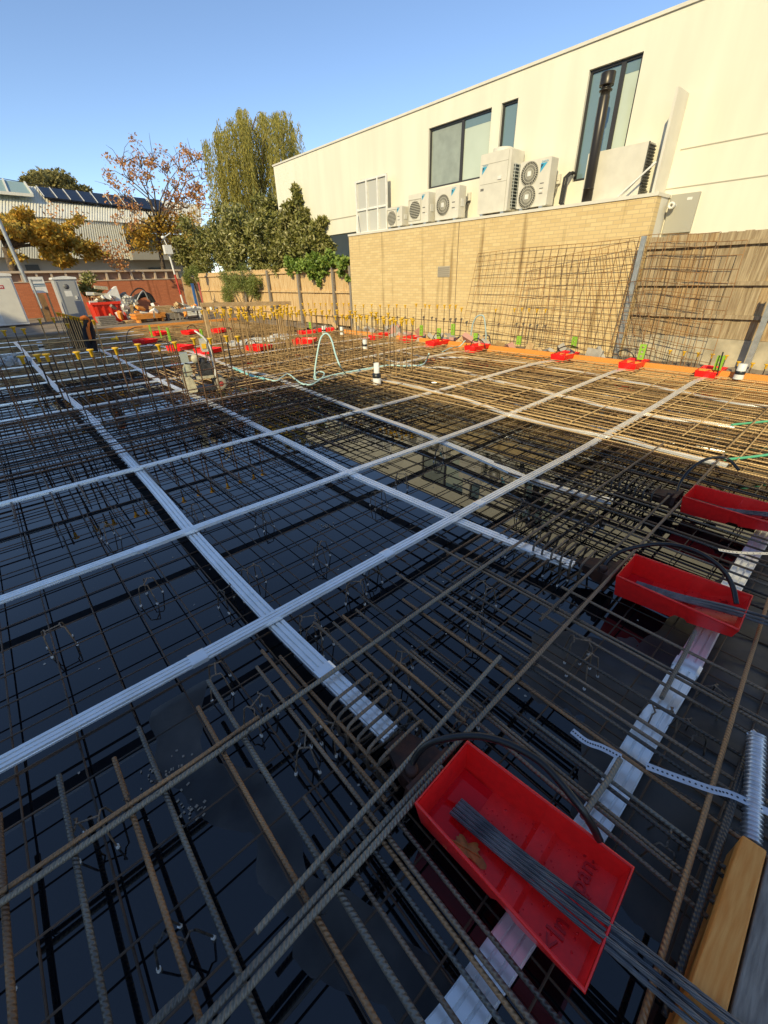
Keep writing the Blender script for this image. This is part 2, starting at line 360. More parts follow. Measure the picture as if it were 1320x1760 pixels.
g = MB(); g.box((11.994, jy-0.012, 0), (11.999, jy+0.012, BT)); off(g.build('control_joint', mat('joint sealant', (0.22, 0.16, 0.09), 0.8), bw_), bw_)
v0 = atX(753, 458, 12); v1 = atX(773, 476, 12)
g = MB(); g.box((11.985, v1.y, v1.z), (11.999, v0.y, v0.z))
vo = off(g.build('air_vent', mat('vent', (0.40, 0.35, 0.27), 0.6), bw_), bw_)
g = MB()
for k in range(5):
    z = v1.z+0.03+k*(v0.z-v1.z-0.05)/4.6; g.box((11.972, v1.y+0.02, z), (11.9845, v0.y-0.02, z+0.018))
o = g.build('louvre', mat('vent slat', (0.30, 0.26, 0.2), 0.6), vo)
# ---------------------------------------------------------------- things on the ledge
LZ = BT+0.066
BLUE = mat('blue emblem', (0.06, 0.38, 0.58), 0.4); NAVY = mat('dark emblem', (0.02, 0.05, 0.10), 0.4); GREYP = mat('grey print', (0.16, 0.15, 0.13), 0.5)
GRILL = mat('fan grille', (0.50, 0.47, 0.38), 0.5)
def emblem(root, y, z, s, X=-0.004):
    """two-tone triangle mark with the maker's word over it, on the front (-X) face"""
    g = MB(); g.prism([(y, z), (y, z-s), (y-s*0.95, z)], X-0.002, X, 'X'); g.cur = 1
    g.prism([(y-s*0.04, z-s*.12), (y-s*0.04, z-s*.62), (y-s*.42, z-s*.12)], X-0.004, X-0.0022, 'X'); g.build('emblem', [BLUE, NAVY], root)
    M = Matrix(((0, 0, 1, X-0.0025), (-1, 0, 0, y-s*.1), (0, 1, 0, z+s*.05), (0, 0, 0, 1)))
    textmesh('DAIKIN', s*0.30, 0.0008, 'lettering', mat('emblem text', (0.05, 0.30, 0.48), 0.5), root, M)
def fan(root, y, z, r, hub=True):
    Mx = Matrix.Translation((-0.001, y, z)) @ Matrix.Rotation(R(-90), 4, 'Y')
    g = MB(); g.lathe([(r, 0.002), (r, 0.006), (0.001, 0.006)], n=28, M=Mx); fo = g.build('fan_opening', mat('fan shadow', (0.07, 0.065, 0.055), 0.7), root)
    g = MB()
    for k in range(30):
        t = 2*math.pi*k/30; a = Vector((-0.014, y+math.cos(t)*r*.2, z+math.sin(t)*r*.2)); b = Vector((-0.014, y+math.cos(t+.55)*r*.97, z+math.sin(t+.55)*r*.97))
        g.bar(a, b, 0.009, 0.009)
    for rr in (1.0, .72, .45): g.tube([(-0.012, y+math.cos(q*math.pi/14)*r*rr, z+math.sin(q*math.pi/14)*r*rr) for q in range(28)], 0.008, 5, closed=True)
    g.build('grille', GRILL, fo)
    g = MB(); q = r*.2; g.box((-0.03, y-q, z-q), (-0.008, y+q, z+q)); g.build('hub_plate', WHITEP, fo)
def acbody(root, w, h, d, panel=None):
    g = MB(); b = 0.02
    g.prism([(-b, 0.06), (-w+b, 0.06), (-w, 0.06+b), (-w, h-b), (-w+b, h), (-b, h), (0, h-b), (0, 0.06+b)], 0, d, 'X'); g.build('casing', ACM, root)
    g = MB()
    for y in (-0.15, -w+0.15): g.box((-0.01, y-0.05, 0), (d+0.01, y+0.05, 0.0585))
    g.build('foot', GALVP, root)
def ac_from(px, X=12.1):
    a = atX(*px[0], X); b = atX(*px[1], X); return a.y, a.y-b.y
# smallest, middle, third: single fan outdoor units
for (pl, pr, ht, lab, slat) in (((665, 380), (691, 380), 0.62, 'smallest air conditioner at the far left end of the ledge', True),
                          ((702, 370), (736, 370), 0.86, 'middle sized air conditioner with slatted fan grille, second from the screen', True),
                          ((748, 360), (788, 360), 0.87, 'air conditioner with round spoked fan, left of the sliding window', False)):
    y, w = ac_from((pl, pr)); h = ht
    t = thing('air_conditioner', lab, 'air conditioner', (12.1, y, LZ), 0, 'air conditioners on the brick ledge')
    acbody(t, w, h, 0.32)
    if slat:
        r = w*.27; fy, fz = -w*.33, h*.5
        Mx = Matrix.Translation((-0.001, fy, fz)) @ Matrix.Rotation(R(-90), 4, 'Y')
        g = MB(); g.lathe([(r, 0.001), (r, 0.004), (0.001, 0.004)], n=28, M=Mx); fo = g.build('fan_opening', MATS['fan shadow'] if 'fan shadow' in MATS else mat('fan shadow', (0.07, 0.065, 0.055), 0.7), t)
        g = MB()
        for k in range(11):
            z = fz-r+2*r*(k+.5)/11; q = math.sqrt(max(0, r*r-(z-fz)**2)); g.box((-0.02, fy-q, z-0.008), (-0.006, fy+q, z+0.008))
        for sgn in (-1, 1): g.box((-0.015, fy+sgn*r*1.12-0.012, fz-r*1.15), (-0.001, fy+sgn*r*1.12+0.012, fz+r*1.15))
        g.box((-0.015, fy-r*1.1, fz+r*1.13), (-0.001, fy+r*1.1, fz+r*1.18)); g.box((-0.015, fy-r*1.1, fz-r*1.18), (-0.001, fy+r*1.1, fz-r*1.13))
        g.build('grille', GRILL, fo)
    else: fan(t, -w*.34, h*.5, w*.28)
    emblem(t, -w*.68, h*.9, 0.16 if not slat else 0.12)
    g = MB()
    for k in range(2): g.box((-0.003, -w*.72, h*(.52-.16*k)), (-0.0005, -w*.84, h*(.55-.16*k)))
    g.build('print', GREYP, t)
    g = MB(); g.box((-0.004, -w*.86, h*.30), (-0.0005, -w*.94, h*.34)); g.build('plate', WHITEP, t); g = MB(); g.box((0.1, -w-0.012, h*.4), (0.24, -w-0.001, h*.62)); g.build('handle', WHITEP, t)
# tall unit with the wire coil guard on its side
y, w = ac_from(((822, 340), (873, 335)), 12.08)
t = thing('air_conditioner', 'tallest air conditioner with wire guarded coil on its side', 'air conditioner', (12.08, y, LZ), 0, 'air conditioners on the brick ledge')
h = 1.42; d = 0.58; acbody(t, w, h, d)
g = MB()
for z in (.52*h, .83*h): g.box((-0.004, -0.04, z), (-0.0005, -w+.09, z+0.008))
g.box((-0.004, -w+.08, .07), (-0.0005, -w+.088, h-.03)); g.build('panel_seam', mat('seam', (0.36, 0.33, 0.26), 0.6), t)
emblem(t, -.08, h*.80, 0.17)
g = MB(); g.box((-0.02, -w*.62, h*.56), (-0.001, -w*.74, h*.61)); g.build('handle', WHITEP, t)
g = MB(); g.box((-0.003, -.06, h*.42), (-0.0005, -.17, h*.46)); g.build('print', GREYP, t)
g = MB(); g.box((d*.26, -w-.004, .12), (d*.98, -w-.0005, h*.78)); cg = g.build('coil', mat('coil fins', (0.05, 0.07, 0.08), 0.5, 0.4), t)
g = MB()
for k in range(14): z = .14+k*(h*.78-.16)/13; g.box((d*.24, -w-.03, z), (d, -w-.006, z+.018))
for x in (.26, .62, .97): g.box((d*x, -w-.045, .12), (d*x+.016, -w-.031, h*.78))
g.build('wire_guard', mat('guard wire', (0.42, 0.44, 0.42), 0.5), cg)
g = MB()
for cy in (-w*.5,): g.lathe([(.26, 0), (.26, .09), (.24, .09), (.24, .02), (.001, .02)], (d*.5, cy, h), 24)
g.build('top_fan_cowl', ACM, t)
# twin fan unit
y, w = ac_from(((890, 330), (942, 322)), 12.1); h = 1.06
t = thing('air_conditioner', 'twin fan air conditioner with two round grilles stacked one above the other', 'air conditioner', (12.1, y, LZ), 0, 'air conditioners on the brick ledge')
acbody(t, w, h, 0.33); fan(t, -w*.34, h*.28, w*.285); fan(t, -w*.34, h*.74, w*.285); emblem(t, -w*.68, h*.9, .19)
g = MB()
for k in range(3): g.box((-0.003, -w*.72, h*(.50-.1*k)), (-0.0005, -w*.84, h*(.52-.1*k)))
g.build('print', GREYP, t)
g = MB(); g.box((-0.012, -w*.74, h*.34), (-0.0005, -w*.82, h*.37)); g.build('handle', WHITEP, t)
# isolator switches with their cables on the low back wall
for (px, py, lab) in ((807, 338, 'small switch box with dangling cable left of the tallest air conditioner'), (961, 308, 'small switch box with dangling cable right of the twin fan air conditioner')):
    p = atX(px, py, 12.72)
    t = thing('isolator_switch', lab, 'switch', (12.7, p.y, p.z), 0, 'isolator switches on the wall')
    g = MB(); g.box((-.03, -.05, -.1), (.04, .05, .1)); g.box((-.05, -.02, -.03), (-.031, .02, .03)); g.build('box', ACM, t)
    g = MB(); g.tube([(-.02, 0, -.1), (-.04, .0, -.2), (-.05, .05, -.36), (-.1, .16, p.z*-1+LZ+.06), (-.2, .3, -p.z+LZ+.03)], .014, 6); g.build('cable', GREYP, t)
# big louvred plant box behind the flue, and flue
a = atX(1012, 262, 12.3); b = atX(1117, 238, 12.3)
t = thing('plant_box', 'wide pale plant box with louvred end, behind the black flue', 'plant box', (12.3, a.y, LZ))
w = a.y-b.y; h = 0.98
g = MB(); g.box((0, -w, 0.03), (.4, 0, h)); g.build('casing', ACM, t)
g = MB()
for k in range(16): z = .08+k*(h-.14)/15; g.box((.03, -w-.03, z), (.38, -w-.0015, z+.02))
g.box((.0, -w-.02, 0.03), (.025, -w-.001, h))
g.build('louvre', mat('louvre dark', (0.10, 0.095, 0.08), 0.5), t)
f0 = atX(1006, 345, 12.06)
t = thing('flue_pipe', 'tall black round flue with cowl rising from the ledge', 'flue', (12.12, f0.y, LZ))
FLM = mat('flue steel', (0.045, 0.038, 0.03), 0.35, 0.5); fh = 2.28
g = MB(); g.lathe([(.115, 0), (.115, .25), (.118, .25), (.118, .27), (.112, .27), (.112, fh-.38)], n=24); g.build('pipe', FLM, t)
g = MB(); g.lathe([(.10, fh-.38), (.10, fh-.30), (.135, fh-.29), (.135, fh-.27), (.10, fh-.26), (.10, fh-.2), (.15, fh-.21), (.15, fh-.19), (.15, fh), (.14, fh+.01), (.001, fh+.03)], n=24); g.build('cowl', FLM, t)
pp_ = atX(981, 305, 12.5)
g = MB()
for k, o_ in enumerate((0, .07)): g.tube([(12.72, pp_.y+o_, pp_.z+.1), (12.62, pp_.y+o_+.05, pp_.z+.12), (12.5, pp_.y+.1+o_, pp_.z+.02), (12.45, pp_.y+.1+o_, LZ+.1), (12.4, pp_.y+.02, LZ+.03)], .03, 7)
tag(g.build('lagged_pipe', RUBBER), 'pair of bent black lagged pipes left of the flue', 'pipe')
# tall fin panel with stay
t = thing('fin_panel', 'tall pale upright fin panel with white stay at the right end of the ledge', 'panel', (12.1, 4.55, LZ))
g = MB(); g.box((0, 0, 0), (.64, .05, 1.72)); g.build('panel', CREAM, t)
g = MB(); g.bar((-.02, .09, .55), (-.05, .75, .02), .035); g.bar((-.02, .12, .55), (-.0, .7, .02), .02); g.build('stay', WHITEP, t)
# ---------------------------------------------------------------- near paling fence on the right
fe = thing('paling_fence', 'weathered grey paling fence with rails, right of the brick wall', 'fence', (12.05, 0, 0))
FB = mat('grey paling', (0.22, 0.15, 0.08), 0.85, col2=(0.46, 0.36, 0.22), scale=3.0, stretch=(3, 9, 0.7), bump=0.3, bscale=22, lo=0.3, hi=0.7)
FB2 = mat('orange paling', (0.28, 0.17, 0.075), 0.85, col2=(0.47, 0.34, 0.18), scale=3.0, stretch=(3, 9, 0.7), bump=0.3, bscale=22)
g = MB(); y = 4.38; k = 0
while y > -5:
    w = random.uniform(.135, .16); ofs = random.choice((0, .012)); g.cur = 1 if 1.5 < y < 4.2 and random.random() < .45 else 0
    g.box((.02+ofs, y-w, .52), (.038+ofs, y-.003, 2.52+random.uniform(-.015, .01))); y -= w
g.build('boards', [FB, FB2], fe)
for z in (2.28, 1.55, .92):
    g = MB(); g.box((-.05, -5, z), (.0185, 4.38, z+.075)); g.build('rail', FB, fe)
g = MB(); g.box((-.02, -5, -.2), (.05, 4.38, .515)); g.build('plinth', mat('concrete plinth', (0.42, 0.36, 0.25), 0.9, var=.25, scale=3), fe)
for (b, t_, lab) in (((1062, 598), (1098, 408), 'grey galvanised channel post where the brick wall meets the fence'), ((1285, 625), (1322, 495), 'grey galvanised steel post standing near the right edge of the photo')):
    p = atX(*b, 11.6); q = atX(*t_, 11.6); g = MB(); L = q.z+.12
    g.prism([(-.05, -.03), (.05, -.03), (.05, .03), (.042, .03), (.042, -.022), (-.042, -.022), (-.042, .03), (-.05, .03)], 0, L, 'Z')
    for k in range(int(L/.28)): g.box((-.022, -.0335, .1+k*.28), (.022, -.0305, .18+k*.28))
    tag(g.build('steel_post', GALVP, None, (11.6, p.y, -.1), (0, 0, R(-90))), lab, 'post', 'galvanised posts along the fence')
# ---------------------------------------------------------------- far paling fence
fe2 = thing('paling_fence', 'sunlit golden paling fence with grey posts, left of the brick wall', 'fence', (12.2, 15.5, 0))
g = MB(); y = 0.0
FB3 = mat('golden paling', (0.50, 0.31, 0.13), 0.85, col2=(0.68, 0.49, 0.26), scale=2.5, stretch=(3, 9, 0.7))
while y < 17:
    w = random.uniform(.11, .13); o_ = random.choice((0, .014)); g.box((.02+o_, y, 0), (.036+o_, y+w-.004, 2.35+random.uniform(-.02, .02))); y += w
g.build('boards', FB3, fe2)
for z in (2.12, 1.3, .35):
    g = MB(); g.box((-.05, 0, z), (.0185, 17, z+.08)); g.build('rail', FB3, fe2)
for y in [atX(px_, 480, 12.1).y-15.5 for px_ in (602, 572, 512, 460, 418, 388)]:
    g = MB(); g.box((-.14, y-.06, -.2), (-.055, y+.06, 2.3)); g.build('post', GREYT, fe2)
# ================================================================ FOLIAGE
def cloud(mb, pts, size, asp=0.45, droop=0.0, jit=0.35):
    pts = np.asarray(pts); n = len(pts)
    d = rng.normal(size=(n, 3)); d[:, 2] -= droop; d /= np.linalg.norm(d, axis=1)[:, None]
    e = rng.normal(size=(n, 3)); e = np.cross(d, e); e /= np.linalg.norm(e, axis=1)[:, None]
    s = size*(1+jit*rng.uniform(-1, 1, n))[:, None]
    a = pts; b = pts+d*s*.5+e*s*asp*.5; c = pts+d*s; f = pts+d*s*.5-e*s*asp*.5
    nrm = np.cross(d, e)*s*.08; b = b+nrm; f = f+nrm
    o = len(mb.v); V = np.stack([a, b, c, f], 1).reshape(-1, 3)
    mb.v += [tuple(v) for v in V]; mb.f += [(o+4*i, o+4*i+1, o+4*i+2, o+4*i+3) for i in range(n)]
    mb.mi += [mb.cur]*n; mb.sm += [False]*n
def blob(c, rad, n, shell=0.55):
    d = rng.normal(size=(n, 3)); d /= np.linalg.norm(d, axis=1)[:, None]
    r = (shell+(1-shell)*rng.uniform(0, 1, n)**.7)[:, None]
    return np.asarray(c)[None]+d*r*np.asarray(rad)[None]
def limbs(mb, base, tips, r0, r1=0.02, sag=0.25):
    base = Vector(base)
    for tp in tips:
        tp = Vector(tp); m1 = base.lerp(tp, .4)+Vector((random.uniform(-.3, .3), random.uniform(-.3, .3), random.uniform(0, .5)))*sag*2
        m2 = base.lerp(tp, .72)+Vector((random.uniform(-.3, .3), random.uniform(-.3, .3), random.uniform(0, .4)))*sag*2
        mb.tube([base, m1, m2, tp], [r0, r0*.65, r0*.4, r1], 6)
LAUREL = leafmat('laurel leaves', [(0.08, 0.09, 0.018), (0.19, 0.19, 0.04), (0.29, 0.27, 0.07), (0.42, 0.38, 0.16)], .4, .2)
WILLOW = leafmat('willow leaves', [(0.20, 0.18, 0.03), (0.36, 0.31, 0.055), (0.46, 0.37, 0.07), (0.27, 0.26, 0.06)], .6, .35)
GOLD = leafmat('golden leaves', [(0.28, 0.21, 0.03), (0.56, 0.35, 0.04), (0.64, 0.34, 0.04), (0.28, 0.26, 0.05)], .6, .3)
ORANGE = leafmat('orange leaves', [(0.50, 0.24, 0.08), (0.62, 0.33, 0.14), (0.58, 0.22, 0.06), (0.55, 0.38, 0.15)], .6, .3)
IVY = leafmat('ivy leaves', [(0.10, 0.17, 0.025), (0.20, 0.30, 0.05), (0.30, 0.36, 0.07)], .45, .2)
FEATH = leafmat('feathery shrub leaves', [(0.12, 0.16, 0.035), (0.24, 0.28, 0.06), (0.32, 0.33, 0.09)], .6, .3)
PINEL = leafmat('far tree leaves', [(0.10, 0.095, 0.025), (0.19, 0.165, 0.045), (0.27, 0.22, 0.065)], .7, .1)
# weeping willow
WY = 36
t = thing('willow_tree', 'tall weeping willow with olive yellow hanging strands, behind the shrubs', 'tree', tuple(atY(430, 440, WY)[:2])+(0,))
def rel(p, t): return tuple(Vector(p)-t.location)
g = MB(); tp = [atY(x, y, WY) for x, y in ((372, 262), (395, 215), (415, 200), (440, 200), (470, 205), (490, 225), (455, 290))]
fork = atY(440, 380, WY); g.tube([(0, 0, 0), rel(fork, t)], [.45, .3], 8); limbs(g, rel(fork, t), [rel(p, t) for p in tp], .2, .03, .8)
g.build('trunk', BARK, t)
g = MB()
lob = [(352, 236, 6, 150, 30), (372, 222, 9, 160, 60), (385, 215, 9, 170, 50), (398, 200, 8, 170, 50), (409, 184, 6, 130, 70), (420, 200, 8, 120, 60), (435, 215, 10, 120, 60), (450, 190, 6, 100, 60), (468, 196, 8, 130, 60), (480, 188, 6, 110, 60), (494, 205, 7, 110, 50), (504, 222, 5, 90, 30), (470, 250, 12, 110, 50), (400, 260, 14, 130, 60), (378, 280, 10, 120, 50), (430, 290, 16, 80, 30), (488, 270, 10, 110, 40), (505, 250, 4, 70, 20)]
for (px, py, sp, ln, n) in lob:
    sub = [(random.gauss(0, sp*1.1), random.gauss(0, 2.0)) for _ in range(13)]
    for k in range(int(n*.95)):
        sc_ = random.choice(sub); Y = WY+sc_[1]+random.gauss(0, .25); x = px+sc_[0]+random.gauss(0, 1.9); y = py+abs(random.gauss(0, sp*1.0))
        a = Vector(rel(atY(x, y, Y), t)); Ln = ln*random.uniform(.35, 1)*0.058
        q = int(Ln*8)+4; s = np.linspace(0, 1, q); sw = random.gauss(0, .3); sw2 = random.gauss(0, .3)
        P = np.stack([a.x+sw*(s**.6)+.04*rng.normal(size=q), a.y+sw2*s**.6+.04*rng.normal(size=q), a.z+.25*np.sin(s*3)*(1-s)-Ln*s], 1)
        cloud(g, P, .25, .22, 2.6)
g.build('crown', WILLOW, t)
# orange autumn tree, thin
AY = 39
t = thing('autumn_tree', 'half bare autumn tree with orange leaves left of the willow', 'tree', tuple(atY(278, 470, AY)[:2])+(0,))
g = MB(); fork = atY(272, 395, AY); g.tube([(0, 0, 0), rel(atY(275, 430, AY), t), rel(fork, t)], [.2, .15, .11], 7)
tips = [(207, 272), (222, 300), (240, 280), (262, 268), (285, 290), (310, 285), (330, 270), (345, 300), (338, 320), (210, 330), (230, 360), (320, 350), (300, 320), (250, 310), (340, 350), (225, 390), (315, 390)]
T3 = [Vector(rel(atY(x, y, AY+random.uniform(-2, 2)), t)) for x, y in tips]
limbs(g, rel(fork, t), T3, .07, .015, .7)
for q in T3:
    for k in range(7):
        e = q+Vector((random.gauss(0, 1), random.gauss(0, 1), random.gauss(.35, .7)))*.75; g.tube([q-Vector((0, 0, .3)), q.lerp(e, .5)+Vector((0, 0, .1)), e], [.025, .015, .006], 4)
g.build('trunk', BARK, t)
g = MB()
for q in T3:
    for k in range(4): cloud(g, blob(q+Vector((random.gauss(0, .5), random.gauss(0, .5), random.gauss(0, .5))), (.45, .45, .4), 36, .1), .18, .6)
for (x, y, r_, n) in ((258, 282, .5, 90), (305, 345, .9, 200), (290, 365, .7, 130), (330, 335, .8, 160), (250, 300, .6, 60), (320, 300, .6, 60)): cloud(g, blob(rel(atY(x, y, AY), t), (r_, r_, r_*.7), n, .1), .19, .6)
g.cur = 1
for (x, y, r_, n) in ((255, 395, 1.2, 600), (275, 380, 1., 450), (330, 400, 1., 300), (235, 400, 1., 400), (300, 410, 1., 260), (280, 425, .9, 300), (245, 420, 1., 300), (310, 380, .9, 300), (290, 395, .8, 250), (325, 425, .8, 250)): cloud(g, blob(rel(atY(x, y, AY), t), (r_*1.1, r_, r_*.6), n, .1), .2, .6)
g.build('crown', [ORANGE, GOLD], t)
# golden tree on the left
GY = 38
t = thing('autumn_tree', 'wide golden leaved tree in front of the corrugated house, at the left edge', 'tree', tuple(atY(20, 470, GY)[:2])+(0,))
g = MB(); fork = atY(10, 425, GY); g.tube([(0, 0, 0), rel(fork, t)], [.3, .22], 7)
limbs(g, rel(fork, t), [rel(atY(x, y, GY), t) for x, y in ((20, 380), (60, 385), (100, 400), (140, 425), (170, 440), (-20, 380), (60, 420))], .12, .03, .5); g.build('trunk', BARK, t)
g = MB()
for (x, y, rx, rz, n) in ((5, 378, 1.7, .8, 520), (40, 372, 1.5, .7, 480), (75, 388, 1.6, .8, 480), (20, 405, 1.3, .6, 200), (110, 405, 1.4, .8, 480), (140, 425, 1.4, .8, 460), (90, 430, 1.5, .8, 420), (115, 445, 1.3, .6, 300), (60, 410, 1.4, .7, 280), (165, 437, 1.0, .5, 170), (30, 440, .8, .5, 80), (130, 385, .9, .6, 80), (-15, 400, 1.2, .9, 200)):
    for k in range(5):
        q = Vector(rel(atY(x+random.gauss(0, 9), y+random.gauss(0, 6), GY+random.gauss(0, 1.2)), t)); cloud(g, blob(q, (rx*.42, rx*.5, rz*.45), n//2, .2), .24, .62)
g.cur = 1
for (x, y, n) in ((190, 440, 150), (205, 455, 120), (180, 420, 60), (140, 375, 40), (210, 430, 80), (90, 365, 40)): cloud(g, blob(rel(atY(x, y, GY-1), t), (.7, .7, .6), n, .1), .18, .6)
g.build('crown', [GOLD, ORANGE], t)
# yellow shrub under the willow, laurels, slim shrub
def shrub(label, Y, X, spec, leaf, size, name='laurel_shrub', n=420, asp=.42, stems=None):
    base = at(spec[0][0], 520, 0); P = [(atX(x, y, X) if X else atY(x, y, Y)) for x, y, *_ in spec]
    t = thing(name, label, 'shrub', (sum(p.x for p in P)/len(P), sum(p.y for p in P)/len(P), 0))
    g = MB()
    for p in P[::2]:
        if name == 'ivy': g.tube([Vector(rel(p, t))-Vector((-.12, .3, .1)), Vector(rel(p, t))-Vector((0, .1, .05)), rel(p, t)], [.015, .012, .008], 4)
        else: g.tube([(random.uniform(-.2, .2), random.uniform(-.2, .2), 0), tuple(Vector(rel(p, t))*.6), rel(p, t)], [.05, .035, .012], 5)
    g.build('stems', BARK, t)
    g = MB()
    for p, (x, y, r_, *q) in zip(P, spec):
        m_ = q[0] if q else 1
        for k in range(6):
            o_ = Vector((random.gauss(0, r_*.45), random.gauss(0, r_*.45), random.gauss(0, r_*.38)))
            cloud(g, blob(Vector(rel(p, t))+o_, (r_*.5, r_*.5, r_*.45), int(n*m_/6), .15), size, asp)
    g.build('foliage', leaf, t); return t
shrub('yellow green shrub glowing between the willow and the autumn tree', 35, None, [(335, 385, 1.5), (350, 400, 1.4), (340, 420, 1.2)], GOLD, .22, 'shrub', 500, .3)
shrub('big glossy dark green laurel hedge behind the golden fence', None, 13.6, [(330, 425, 1.2), (325, 450, .9), (350, 405, 1.2), (355, 440, 1.1), (375, 400, 1.2), (385, 425, 1.2), (385, 445, 1.0), (410, 395, 1.1), (415, 420, 1.2), (420, 445, 1.), (440, 380, 1.), (445, 400, 1.1), (450, 425, 1.1), (460, 440, .9), (470, 400, 1.), (475, 425, .9), (465, 375, .9), (318, 440, .9), (322, 415, .8), (365, 420, 1.2), (395, 435, 1.1), (430, 410, 1.1), (455, 455, .8), (400, 455, .8), (350, 455, .8)], LAUREL, .24, n=1500)
shrub('taller glossy laurel with a thin upright top against the white house', None, 12.55, [(490, 425, .55), (505, 405, .55), (500, 380, .5), (512, 345, .25, .5), (508, 325, .16, .25), (520, 365, .3, .5), (530, 420, .55), (535, 400, .5), (548, 395, .3, .5), (550, 420, .4), (520, 435, .55), (480, 410, .5), (554, 380, .2, .25), (540, 440, .4), (545, 405, .4, .6), (480, 425, .6), (490, 445, .6), (505, 445, .6), (470, 440, .6), (515, 415, .55), (525, 440, .5), (475, 395, .5), (488, 375, .45), (538, 415, .5), (552, 440, .4), (500, 425, .6), (485, 455, .6), (500, 360, .35), (555, 410, .3, .5), (515, 385, .45, .7), (528, 385, .35, .5), (495, 400, .5), (556, 430, .35, .5), (565, 425, .2, .3)], LAUREL, .19, n=800)
shrub('bright green ivy hanging over the top of the golden fence', None, 12.1, [(500, 452, .3), (512, 452, .32), (524, 450, .34), (535, 452, .36), (545, 452, .36), (556, 450, .34), (566, 448, .32), (576, 448, .3), (586, 448, .28), (594, 452, .22), (532, 464, .3), (542, 470, .3), (537, 476, .24), (550, 462, .3), (548, 486, .12, .3), (586, 468, .12, .25), (600, 478, .1, .3)], IVY, .13, 'ivy', 520, .8)
shrub('feathery light green shrub in front of the golden fence', None, 11.9, [(425, 480, .7), (432, 500, .6), (440, 490, .5), (415, 495, .6), (395, 490, .7), (385, 505, .6)], FEATH, .17, 'shrub', 1500, .14)
shrub('low feathery green shrub over the blue and red boards', 33, None, [(330, 470, .55), (345, 475, .5), (325, 480, .4)], FEATH, .2, 'shrub', 1100, .14)
shrub('dark bush between the grey toilet and the red brick wall', 34.5, None, [(150, 480, .6), (155, 500, .6), (146, 495, .5)], LAUREL, .2, 'shrub', 330)
# round tree far beyond the roofs
RY = 85
t = thing('round_tree', 'distant rounded olive green tree above the solar roof', 'tree', tuple(atY(90, 340, RY)[:2])+(0,))
g = MB(); g.tube([(0, 0, 0), (0, 0, 9)], [.5, .3], 7); limbs(g, (0, 0, 8), [rel(atY(x, y, RY), t) for x, y in ((60, 315), (90, 305), (125, 320))], .2, .05); g.build('trunk', BARK, t)
g = MB()
for (x, y, rx, rz) in ((55, 308, 2.2, 1.2), (75, 303, 2.6, 1.1), (95, 305, 2.6, 1.2), (112, 315, 2.4, 1.2), (130, 322, 1.8, 1), (65, 320, 2.6, 1.3), (95, 322, 3, 1.3), (145, 328, 1.0, .6), (45, 312, .9, .7), (120, 330, 2.4, .9), (80, 330, 3, 1)):
    for k in range(5): cloud(g, blob(Vector(rel(atY(x+random.gauss(0, 6), y+random.gauss(0, 4), RY+random.gauss(0, 2)), t)), (rx*.5, rx*.5, rz*.5), 130, .3), .42, .5)
g.build('crown', PINEL, t)
# ================================================================ FAR BUILDINGS
FY = 50
def corr(mb, a, b, c, d, n, depth):
    """ribbed sheet between left edge a(bottom)-b(top) and right edge d(bottom)-c(top); ribs stand out towards -Y"""
    a, b, c, d = map(Vector, (a, b, c, d)); vs = []
    k = 0
    for i in range(n):
        for (u, o_) in ((0, 0), (.45, 0), (.5, 1), (.95, 1)):
            s = (i+u)/n; off_ = Vector((0, -depth*o_, 0)); vs += [a.lerp(d, s)+off_, b.lerp(c, s)+off_]
    m_ = len(vs)//2; mb.add(vs, [(2*j, 2*j+2, 2*j+3, 2*j+1) for j in range(m_-1)])
fh_ = thing('corrugated_house', 'far house clad in pale corrugated sheet with a solar roof', 'house', (6, FY, 0))
CORR = mat('corrugated cream sheet', (0.82, 0.77, 0.62), 0.5, 0.1, var=.05, scale=1)
g = MB(); corr(g, atY(75, 445, FY), atY(75, 372, FY), atY(208, 382, FY), atY(224, 445, FY), 34, .13); corr(g, atY(-60, 440, FY), atY(-60, 365, FY), atY(75, 372, FY), atY(75, 445, FY), 30, .13); corr(g, atY(208, 400, FY+.6), atY(208, 372, FY+.6), atY(345, 392, FY+.6), atY(345, 402, FY+.6), 34, .13)
off(g.build('wall', CORR, fh_), fh_)
g = MB(); corr(g, atY(-60, 364, FY-.2), atY(-60, 308, FY+4.6), atY(345, 352, FY+4.6), atY(345, 392, FY-.2), 90, .1); rf = off(g.build('roof', CORR, fh_), fh_)
g = MB()
SOL = mat('solar panel', (0.012, 0.015, 0.022), 0.25, var=.3, scale=3)
for k in range(9):
    xa = 62+k*22.5+k*k*.15; xb = xa+22; sl_ = .135
    A, B_, C, D = [atY(x, y, FY+yy) for x, y, yy in ((xa+14, 338+k*2.75, 1.9), (xa, 320+k*2.6, 4.0), (xb, 320+(k+1)*2.6, 4.0), (xb+14, 338+(k+1)*2.75, 1.9))]
    g = MB(); g.add([A, B_, C, D]+[v+Vector((0, .02, -.12)) for v in (A, B_, C, D)], [(0, 3, 2, 1), (4, 5, 6, 7), (0, 1, 5, 4), (1, 2, 6, 5), (2, 3, 7, 6), (3, 0, 4, 7)])
    so_ = off(g.build('solar_panel', SOL, fh_), fh_)
    g = MB(); e = Vector((0, -.04, .03))
    g.bar(A+e, B_+e, .05); g.build('frame', WHITEP, so_)
g = MB(); A, B_, C, D = [atY(x, y, FY+yy) for x, y, yy in ((-60, 326, 1.6), (-60, 300, 4.2), (42, 314, 4.2), (57, 336, 1.6))]
g.add([A, B_, C, D], [(0, 3, 2, 1)]); sk = off(g.build('skylight', mat('skylight glass', (0.30, 0.40, 0.36), 0.15), fh_), fh_)
g = MB()
for s in (0.62, 1.0): g.bar(A.lerp(D, s)+Vector((0, -.05, .03)), B_.lerp(C, s)+Vector((0, -.05, .03)), .12)
